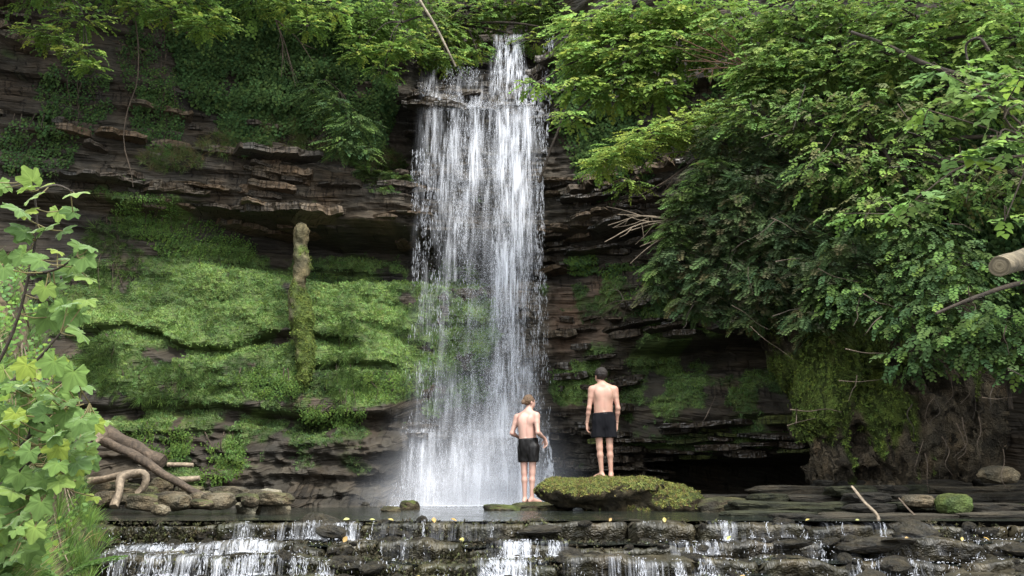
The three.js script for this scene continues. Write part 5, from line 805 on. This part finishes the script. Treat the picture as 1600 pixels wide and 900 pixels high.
{ // ivy curtains that cling to the wall: leaves over a surface a little in front of it
  const ivy = (name, label, cat, boxes, n, cols, sd, kind = 'ivy', size = [0.7, 1.3]) => {
    const t = thing(name, label, cat, cliffHit(boxes[0][0], boxes[0][1])); seed(sd); const scs = sets(kind), stems = [];
    for (let i = 0; i < n; i++) { const b = boxes[i % boxes.length], a = R(0, 6.28), q = Math.sqrt(rnd()), x = b[0] + Math.cos(a) * q * b[2], y = b[1] + Math.sin(a) * q * b[3], p = cliffHit(x, y); if (fbm(p.x * 1.7, p.y * 1.1, sd, 3) < R(-0.3, -0.02)) continue; const bulge = (b[4] ?? 0.2) * (1 - q * 0.6) * R(0.5, 1) + 0.12 * N3(p.x * 3, p.y * 3, 2); p.z += Math.max(0.02, bulge); const g = kind === 'ivy' ? V(R(-0.3, 0.3), 1, R(-0.1, 0.3)) : V(R(-0.8, 0.8), R(-0.7, 0.3), 1), nn = kind === 'ivy' ? V(R(-0.4, 0.4), R(0, 0.7), 1) : V(R(-0.3, 0.3), 1, 0.4); scs[i % 3].add(p, aim(g, nn), R(...size), hue(pick(cols), 0.3)); }
    for (const b of boxes) for (let k = 0; k < 4; k++) { const x = b[0] + R(-0.7, 0.7) * b[2], pts = [-1, -0.4, 0.2, 0.9].map((v) => cliffHit(x + R(-8, 8), b[1] + v * b[3]).add(V(0, 0, 0.06))); stems.push(tube(bend(pts, 10), 0.012, 0.006, 4, 0.1, false)); }
    for (const g of stems) part('stem', rel(g, t), M.bark, t); for (const s of scs) s.build('leaves', t); return t;
  };
  ivy('ivy_curtain', 'dark ivy curtain hanging down the wall beside the falls', 'ivy', [[350, 110, 70, 70, 0.4], [420, 130, 80, 90, 0.5], [480, 110, 70, 100, 0.5], [390, 190, 45, 50, 0.3], [540, 130, 50, 80, 0.4], [560, 60, 60, 60, 0.3], [500, 60, 90, 50, 0.4], [400, 50, 100, 50, 0.4], [330, 60, 60, 60, 0.4], [590, 160, 25, 70, 0.3], [560, 210, 40, 40, 0.25]], 9000, [GREEN.ivy, GREEN.ivy, [0.075, 0.13, 0.04]], 440);
  ivy('ivy_patch', 'scattered ivy on the bare dark wall beside the dangling root', 'ivy', [[120, 150, 60, 60, 0.15], [240, 90, 50, 70, 0.2], [60, 230, 60, 50, 0.15], [250, 190, 40, 50, 0.15]], 1500, [GREEN.ivy, [0.075, 0.13, 0.04]], 449, 'ivy', [0.5, 1.0]);
  ivy('ivy_patch', 'patch of small leaved ivy on the wall above the bright moss', 'ivy', [[230, 340, 55, 35, 0.1], [300, 370, 70, 30, 0.1], [350, 395, 50, 25, 0.1]], 900, [GREEN.mid, [0.09, 0.15, 0.04]], 441, 'ivy', [0.4, 0.7]);
  ivy('ivy_patch', 'ivy and herbs on the brown rock above the standing person', 'ivy', [[905, 415, 30, 14, 0.12], [985, 425, 50, 14, 0.15], [1010, 470, 40, 25, 0.15]], 500, [GREEN.mid, GREEN.blue], 442, 'ivy', [0.5, 0.9]);
  ivy('creeper', 'ivy creeper on the wall under the bright hazel tree', 'creeper', [[930, 190, 60, 70, 0.3], [960, 260, 60, 50, 0.2], [900, 120, 40, 60, 0.3]], 1400, [GREEN.ivy, [0.075, 0.13, 0.04]], 443);
  ivy('creeper', 'ivy creeper covering the wall behind the bushes', 'creeper', [[1250, 200, 160, 150, 0.3], [1420, 200, 160, 150, 0.3], [1250, 400, 130, 110, 0.3], [1420, 420, 120, 120, 0.3], [1560, 350, 100, 140, 0.3], [1560, 130, 100, 130, 0.3], [1720, 250, 120, 260, 0.3], [1720, 560, 120, 120, 0.3]], 8500, [GREEN.ivy, GREEN.ivy, [0.075, 0.13, 0.04]], 444, 'ivy', [0.8, 1.5]);
  ivy('fern_clump', 'mossy fern clump on the ledge beside the falling water', 'fern', [[605, 275, 40, 25, 0.15], [580, 255, 30, 20, 0.15]], 500, [GREEN.mid, [0.09, 0.13, 0.04]], 445, 'yew', [0.4, 0.8]);
  ivy('grass_fringe', 'fringe of hanging grass and moss under the ivy curtain', 'grass', [[440, 205, 70, 18, 0.2], [370, 225, 60, 20, 0.2], [500, 235, 60, 18, 0.2], [270, 250, 50, 20, 0.15], [600, 250, 30, 16, 0.15]], 1200, [GREEN.mid, [0.14, 0.16, 0.06], [0.17, 0.14, 0.07]], 448, 'grass', [0.4, 0.8]);
  ivy('herb_patch', 'trailing green herbs over the low terrace beside the pool', 'herbs', [[590, 605, 55, 22, 0.1], [520, 650, 50, 18, 0.15], [330, 715, 55, 40, 0.25], [250, 690, 50, 30, 0.2], [420, 600, 60, 25, 0.1]], 1500, [GREEN.mid, [0.10, 0.17, 0.04]], 446, 'ivy', [0.35, 0.7]);
  ivy('grass_patch', 'tufts of hanging grass on the shaded lower wall', 'grass', [[180, 400, 50, 60, 0.15], [250, 600, 100, 30, 0.15], [160, 560, 30, 40, 0.2], [540, 570, 30, 70, 0.2]], 900, [GREEN.mid, GREEN.mossDark], 447, 'grass', [0.5, 0.9]);
}
{ // bare twigs, roots
  seed(450);
  const fan = (name, label, base, tips, r, mat, cat = 'twigs') => { const t = thing(name, label, cat, base), gs = []; for (const e of tips) { const m = base.clone().lerp(e, 0.5).add(V(R(-0.12, 0.12), R(-0.05, 0.18), R(-0.1, 0.1))), c = bend([base, m, e], 8); gs.push(tube(c, r, r * 0.3, 5, 0.15, false)); for (let k = 0; k < 3; k++) { const s = c[3 + k], d = e.clone().sub(base).multiplyScalar(R(0.15, 0.4)).add(V(R(-0.3, 0.3), R(-0.3, 0.2), R(-0.15, 0.15))); gs.push(tube(bend([s, s.clone().addScaledVector(d, 0.5).add(V(0, R(-0.05, 0.05), 0)), s.clone().add(d)], 5), r * 0.5, r * 0.2, 4, 0.1, false)); } } part('twigs', rel(mergeGeometries(gs), t), mat, t); return t; };
  fan('dead_twigs', 'pale bare twigs poking from the shrub edge over the dark undercut', P(1060, 345, 14.6), [[945, 378], [965, 335], [985, 360], [1000, 385], [950, 352]].map(([x, y]) => P(x, y, R(14.2, 14.8))), 0.018, M.paleBark);
  fan('dead_twigs', 'dead brown twigs tangled inside the hazel thicket', P(1170, 105, 14.3), [[1050, 55], [1065, 95], [1090, 40], [1110, 75], [1075, 110], [1130, 50], [1100, 120]].map(([x, y]) => P(x, y, R(14, 14.6))), 0.018, std({ color: C(0.15, 0.075, 0.045), map: T.bark, roughness: 0.9 }));
  fan('dead_twigs', 'thin grey twigs beneath the beech spray', P(1100, 240, 14.8), [[1020, 250], [1030, 290], [1000, 305], [1050, 310]].map(([x, y]) => P(x, y, R(14.3, 14.8))), 0.012, M.bark);
  fan('dead_twigs', 'dark matted twigs on the brown rock above the standing person', P(975, 470, 17.4), [[910, 520], [930, 490], [1000, 500], [940, 460], [1005, 470]].map(([x, y]) => cliffHit(x, y).add(V(0, 0, 0.2))), 0.014, M.bark);
  fan('bare_branch', 'thin pale bare branch hanging before the ivy curtain', P(430, 30, 17.2), [[488, 95], [462, 135], [440, 120]].map(([x, y]) => P(x, y, 17)), 0.016, M.bark, 'branch');
  const line = (name, label, pts, r, mat, cat, group) => { const b = pts[0].clone(), g = tube(bend(pts, 14).map((p) => p.sub(b)), r, r * 0.5, 5, 0.2, false), m = solo(name, g, mat, label, cat, group); m.position.copy(b); };
  line('hanging_root', 'long thin root dangling down the dark wall below the hazel spray', [[210, 20], [216, 70], [214, 130], [200, 170], [193, 220], [205, 270], [208, 292]].map(([x, y]) => P(x, y, 16.4)), 0.015, M.bark, 'root');
  for (let i = 0; i < 38; i++) { const x = R(1080, 1590), y = R(120, 680), d = lerp(13.6, 10.6, (x - 1080) / 510) * (y > 500 ? 1 : 1) - R(0, 0.4), a = R(-2.6, 0.4), l = R(30, 90), pts = [0, 0.4, 0.7, 1].map((t) => P(x + Math.cos(a) * l * t + R(-4, 4), y - Math.sin(a) * l * t * 0.9 + R(-4, 4), d + R(-0.1, 0.1))); line('bare_twig', 'thin bare twig among the leaves of the bushy bank', pts, R(0.004, 0.009), pick([M.bark, M.bark, M.darkBark]), 'twig', 'bare twigs in the bushy bank'); }
  for (let i = 0; i < 16; i++) { const x = R(1390, 1600), y = R(600, 745), d = lerp(12.3, 11, (x - 1390) / 210), pts = [0, 0.35, 0.7, 1].map((t) => P(x + R(-5, 5) + t * R(-16, 16), y - 30 + t * 60 + R(-4, 4), d + R(-0.05, 0.05))); line('bare_root', 'thin root straggling over the dark earth bank', pts, R(0.004, 0.009), pick([M.bark, M.darkBark]), 'root', 'roots on the earth bank'); }
}
// ---------- near bank with the sycamore sapling ----------
const bankEdge = (d) => d < 1.5 ? -0.7 : -0.463 * d + 0.12 * fbm(d * 0.8, 2, 2, 3);
const bankY = (x, d) => { const o = bankEdge(d) - x, hgt = 2.5 * o * ss(-0.1, 0.35, o), cap = 1.1 + 0.16 * d; let y = hgt > cap ? cap + (hgt - cap) * 0.25 : hgt; y = Math.max(y, 0) + 0.16 * fbm(x * 1.4, d * 1.4, 6, 4) + 0.05 * N3(x * 6, d * 6, 2); return y - (o < 0 ? -o * 1.5 : 0) - 0.9 * ss(9.2, 6.5, d) - 0.05 - 2.4 * ss(3.6, 1.9, d); };
{
  const pos = [], idx = [], uv = [], col = [], nx = 150, nd = 170;
  for (let j = 0; j < nd; j++) for (let i = 0; i < nx; i++) { const d = -1 + 17.5 * j / (nd - 1), x = bankEdge(Math.max(d, 1.5)) + 0.5 - 8.5 * Math.pow(i / (nx - 1), 1.5), y = bankY(x, d); pos.push(x, y, -d); uv.push(d, y + x * 0.4); const t = clamp(0.5 + 1.3 * fbm(x * 2.5, d * 2.5, y * 2.5, 3)), m = ss(0.1, 0.4, fbm(x * 1.5, d * 1.5, 9, 3) + 0.1); col.push(...mix3(mix3([0.10, 0.075, 0.05], [0.24, 0.19, 0.13], t), [0.06, 0.09, 0.025], m * 0.8)); }
  for (let j = 0; j < nd - 1; j++) for (let i = 0; i < nx - 1; i++) { const a = j * nx + i; idx.push(a, a + 1, a + nx, a + nx, a + 1, a + nx + 1); }
  const g = geom(pos, idx, uv, col); const bank = solo('bank', g, M.rock, 'steep earthy bank of grass and roots beside the stream', 'bank', null, 'structure');
  seed(500);
  const grass = thing('grass', 'green and straw coloured grass on the near bank', 'grass', V(-3, 0, -6), null, 'stuff'), gs = sets('grass'), dry = sets('grass'), low = sets('ivy');
  for (let i = 0; i < 13000; i++) { const d = rnd() < 0.6 ? R(2.8, 5.6) : R(3.0, 10.5), o = rnd() < 0.45 ? R(-0.16, 0.4) : Math.pow(rnd(), 1.6) * (rnd() < 0.25 ? 3.5 : 1.1) - 0.14, x = bankEdge(d) - o, y = bankY(x, d); if (fbm(x * 1.3, d * 1.3, 3, 2) + 0.25 < R(0, 0.4) || (d > 6.3 && rnd() < 0.5)) continue; const isDry = fbm(x * 1.1, d * 1.1, 44, 2) + (d < 4.2 ? 0.12 : 0) > R(0.05, 0.35); (isDry ? dry : gs)[i % 3].add(V(x, y - 0.01, -d), aim(V(R(-0.3, 0.6), 1, R(-0.2, 0.6)), V(0, 0, 1)), R(0.35, 0.9), hue(isDry ? GREEN.dry : pick([GREEN.bright, GREEN.mid, [0.13, 0.22, 0.06]]), 0.25)); }
  for (const s of gs) s.build('grass_tufts', grass); for (const s of dry) s.build('dry_grass_tufts', grass);
  const ground = thing('ground_ivy', 'small round green leaves covering the near bank below the sapling', 'ground cover', V(-3, 0, -6), null, 'stuff');
  for (let i = 0; i < 6500; i++) { const d = rnd() < 0.6 ? R(2.8, 5.6) : R(3.0, 9.5), o = rnd() * (rnd() < 0.3 ? 3.5 : 1.3) - 0.05, x = bankEdge(d) - o, y = bankY(x, d); if (fbm(x * 1.6, d * 1.6, 71, 3) < R(-0.15, 0.15) || (d > 6.3 && rnd() < 0.6)) continue; low[i % 3].add(V(x, y + R(0.02, 0.12), -d), aim(V(R(-0.3, 0.3), 1, -0.3), V(R(-0.1, 0.7), 0.8, 1)), R(0.45, 0.85), hue(pick([GREEN.mid, GREEN.bright, [0.12, 0.22, 0.08]]), 0.25)); }
  for (const s of low) s.build('leaves', ground);
  // straggling dry roots
  for (let i = 0; i < 22; i++) { const d = R(7.5, 9.5), x = bankEdge(d) - R(0.15, 0.9), pts = [0, 1, 2, 3].map((k) => { const xx = x + k * R(-0.05, 0.12), dd = d + R(-0.15, 0.15); return V(xx, bankY(xx, dd) + R(0.02, 0.12), -dd); }); const b = pts[0].clone(), m = solo('bare_root', tube(bend(pts.map((p) => p.sub(b)), 10), 0.009, 0.005, 5, 0.1, false), pick([M.paleBark, M.bark]), 'dry pale root trailing over the earthy near bank', 'root', 'dry roots on the near bank'); m.position.copy(b); }
}
{ // sycamore: five-lobed leaves, one mesh each
  const lobes = [[0, 1, 0.52], [0.92, 0.92, 0.46], [-0.92, 0.92, 0.46], [1.95, 0.68, 0.5], [-1.95, 0.68, 0.5]];
  const sycGeo = (sd) => { seed(sd); const out = []; const ring = 46, pos = [0, 0, 0], idx = []; for (let i = 0; i <= ring; i++) { const a = -2.7 + 5.4 * i / ring; let r = 0.58; for (const [c, l, w] of lobes) { const t = Math.abs(a - c) / w; if (t < 1) r = Math.max(r, l * (1 - 0.36 * Math.pow(t, 1.3))); } r *= 1 + 0.035 * Math.sin(i * 2.4) + R(-0.025, 0.025); out.push([Math.sin(a) * r, Math.cos(a) * r]); }
    const col = [1.25, 1.2, 1.1]; for (const f of [0.3, 0.65, 1]) for (const [x, y] of out) { const X = x * f, Y = y * f; pos.push(X * 0.6, Y * 0.6, -0.16 * (X * X + Y * Y) + 0.07 * Math.abs(Math.sin(Math.atan2(X, Y) * 3.2)) * Math.hypot(X, Y) + R(-0.02, 0.02)); const ang = Math.atan2(X, Y), v = lobes.some(([c]) => Math.abs(ang - c) < 0.075) ? 1.12 : R(0.82, 1.05) - 0.1 * (f === 1); col.push(v, v, v * 0.95); }
    const n = ring + 1; for (let i = 0; i < ring; i++) { idx.push(0, 2 + i, 1 + i); for (const r of [0, 1]) { const a = 1 + r * n + i, b = a + n; idx.push(a, a + 1, b, b, a + 1, b + 1); } }
    return geom(pos, idx, null, col); };
  const geos = [601, 602, 603, 604].map(sycGeo), mats = [[0.15, 0.245, 0.06], [0.14, 0.235, 0.068], [0.205, 0.30, 0.07], [0.25, 0.325, 0.055], [0.095, 0.17, 0.048], [0.12, 0.20, 0.052]].map((c) => phy({ color: C(...c), vertexColors: true, roughness: 1, transmission: 0.5, thickness: 0, specularIntensity: 0.3, side: THREE.DoubleSide }));
  const sap = (label, base, stems, leaves, sd) => {
    const t = thing('sycamore_sapling', label, 'sapling', base); seed(sd); const gs = [], pale = [], tips = [];
    for (const s of stems) { const c = bend(s.map(([x, y, d]) => P(x, y, d)), 12); gs.push(tube(c, 0.0075, 0.0035, 6, 0.1, false)); tips.push(...c); }
    for (const [px, py, d, s, k, tone] of leaves) {
      const p = P(px, py, d); let near = tips[0]; for (const q of tips) if (q.distanceTo(p) < near.distanceTo(p)) near = q;
      const toCam = CAM.clone().sub(p).normalize(), out = p.clone().sub(near); out.z += 0.02; const g = k === 1 ? V(R(-0.35, 0.35), -0.9, 0.35) : V(out.x * 4 + R(-0.5, 0.7), R(-0.25, 0.2), R(0.1, 0.9)), nn = k === 1 ? toCam.clone().multiplyScalar(1.6).add(V(R(-0.3, 0.3), 0.5, 0)) : V(R(-0.3, 0.3), 1, 0.35 + (k === 2 ? 0.6 : 0)).addScaledVector(toCam, 0.8);
      const m = part('leaf', pick(geos), mats[tone ?? Math.floor(R(0, 3))], t); m.quaternion.copy(aim(g, nn)); const foot = p.clone().addScaledVector(g.clone().normalize(), -s * 0.3); m.position.copy(foot.clone().sub(base)); m.scale.setScalar(s * 0.78);
      pale.push(tube(bend([near, near.clone().lerp(foot, 0.5).add(V(0, -0.01, 0)), foot], 4), 0.0028, 0.0022, 4, 0, false));
    }
    part('stem', rel(mergeGeometries(gs), t), M.darkBark, t); part('leaf_stalks', rel(mergeGeometries(pale), t), std({ color: C(0.16, 0.13, 0.05), roughness: 0.7 }), t, 'stuff');
  };
  seed(609); const more = []; for (let i = 0; i < 26; i++) { const y = R(285, 520), x = y > 425 ? R(65, 130) : R(-10, 135) * (y < 330 ? 0.75 : 1); more.push([x, y, R(3.35, 3.75), R(0.1, 0.165), rnd() < 0.4 ? 1 : 2, pick([0, 1, 4, 5, 2])]); }
  sap('sycamore sapling with pale lobed leaves rising against the dark wall', P(-20, 600, 3.5), [[[-20, 600, 3.5], [20, 520, 3.5], [45, 430, 3.5], [58, 350, 3.5], [50, 280, 3.5]], [[45, 430, 3.5], [90, 420, 3.45], [120, 400, 3.4]], [[50, 300, 3.5], [90, 290, 3.45], [115, 300, 3.45]], [[-10, 620, 3.4], [60, 560, 3.4], [95, 520, 3.4]]],
    [[42, 268, 3.45, 0.15, 2, 2], [118, 302, 3.4, 0.15, 2, 2], [75, 288, 3.5, 0.1, 0, 3], [15, 322, 3.3, 0.17, 0, 1], [50, 330, 3.4, 0.13, 0, 3], [20, 360, 3.4, 0.16, 0, 1], [75, 355, 3.45, 0.15, 2, 0], [105, 360, 3.5, 0.14, 2, 1], [130, 385, 3.4, 0.12, 2, 1], [85, 392, 3.45, 0.1, 2, 3], [45, 405, 3.3, 0.14, 0, 1], [128, 415, 3.4, 0.15, 1, 1], [85, 435, 3.5, 0.15, 2, 4], [55, 430, 3.5, 0.14, 2, 4], [5, 430, 3.3, 0.12, 1, 1], [105, 475, 3.35, 0.14, 0, 1], [98, 505, 3.4, 0.155, 1, 1], [70, 462, 3.5, 0.12, 2, 4], [100, 330, 3.5, 0.12, 2, 4], ...more], 610);
  seed(611); const many = []; for (let i = 0; i < 215; i++) { const y = R(575, 880), w = y < 640 ? 100 : y < 760 ? 135 : 60, x = R(-20, w) + (y < 700 ? 15 : 0); many.push([x, y, R(3.0, 3.9), R(0.06, 0.16), rnd() < 0.35 ? 1 : rnd() < 0.5 ? 2 : 0, pick([0, 1, 5, 4, 5, 0, 2, 3])]); }
  sap('dense sycamore shrub of broad green leaves low on the near bank', P(-30, 900, 3.5), [[[-30, 900, 3.6], [10, 800, 3.5], [40, 700, 3.4], [60, 620, 3.3]], [[-30, 780, 3.4], [50, 720, 3.3], [110, 660, 3.3]], [[0, 850, 3.4], [60, 780, 3.3], [100, 740, 3.3]], [[30, 700, 3.4], [90, 640, 3.3], [140, 630, 3.3]]],
    [[100, 583, 3.4, 0.13, 2, 3], [60, 585, 3.4, 0.14, 2, 3], [30, 600, 3.3, 0.15, 2, 2], [20, 605, 3.2, 0.16, 2, 1], [120, 605, 3.3, 0.16, 0, 1], [145, 655, 3.3, 0.16, 0, 2], [100, 640, 3.3, 0.15, 2, 3], [40, 660, 3.3, 0.16, 2, 4], [75, 690, 3.3, 0.15, 1, 4], [125, 720, 3.3, 0.13, 1, 2], [50, 755, 3.2, 0.16, 0, 1], [10, 780, 3.2, 0.15, 1, 4], [100, 735, 3.3, 0.09, 2, 3], [140, 778, 3.5, 0.1, 2, 3], ...many], 612);
}
{ // fern at the foot of the near bank
  seed(620); const t = thing('fern', 'bright green fern at the stream edge of the near bank', 'fern', P(95, 905, 4.2)); const g = (() => { const o = newGeo(); for (let i = 0; i < 12; i++) for (const s of [-1, 1]) { const u = (i + 0.7) / 12.5; leafInto(o, V(0, u * 0.4, -0.35 * u * u * 0.4), eul(R(-0.1, 0.1), 0, -s * 1.15), 0.13 * (1 - u * 0.85) * (0.5 + Math.min(1, u * 4) * 0.5), 0.035, R(0.85, 1.15)); } return doneGeo(o); })();
  for (let i = 0; i < 8; i++) { const a = R(-1.2, 1.5), m = part('frond', paint(g.clone(), () => [0.14 * R(0.95, 1.05), 0.25, 0.06]), M.leaf, t); m.quaternion.copy(aim(V(Math.sin(a), 0.7, Math.cos(a) * 0.7), V(0, 1, 0.2))); m.scale.setScalar(R(0.5, 0.8)); }
}
renderer.render(scene, camera);
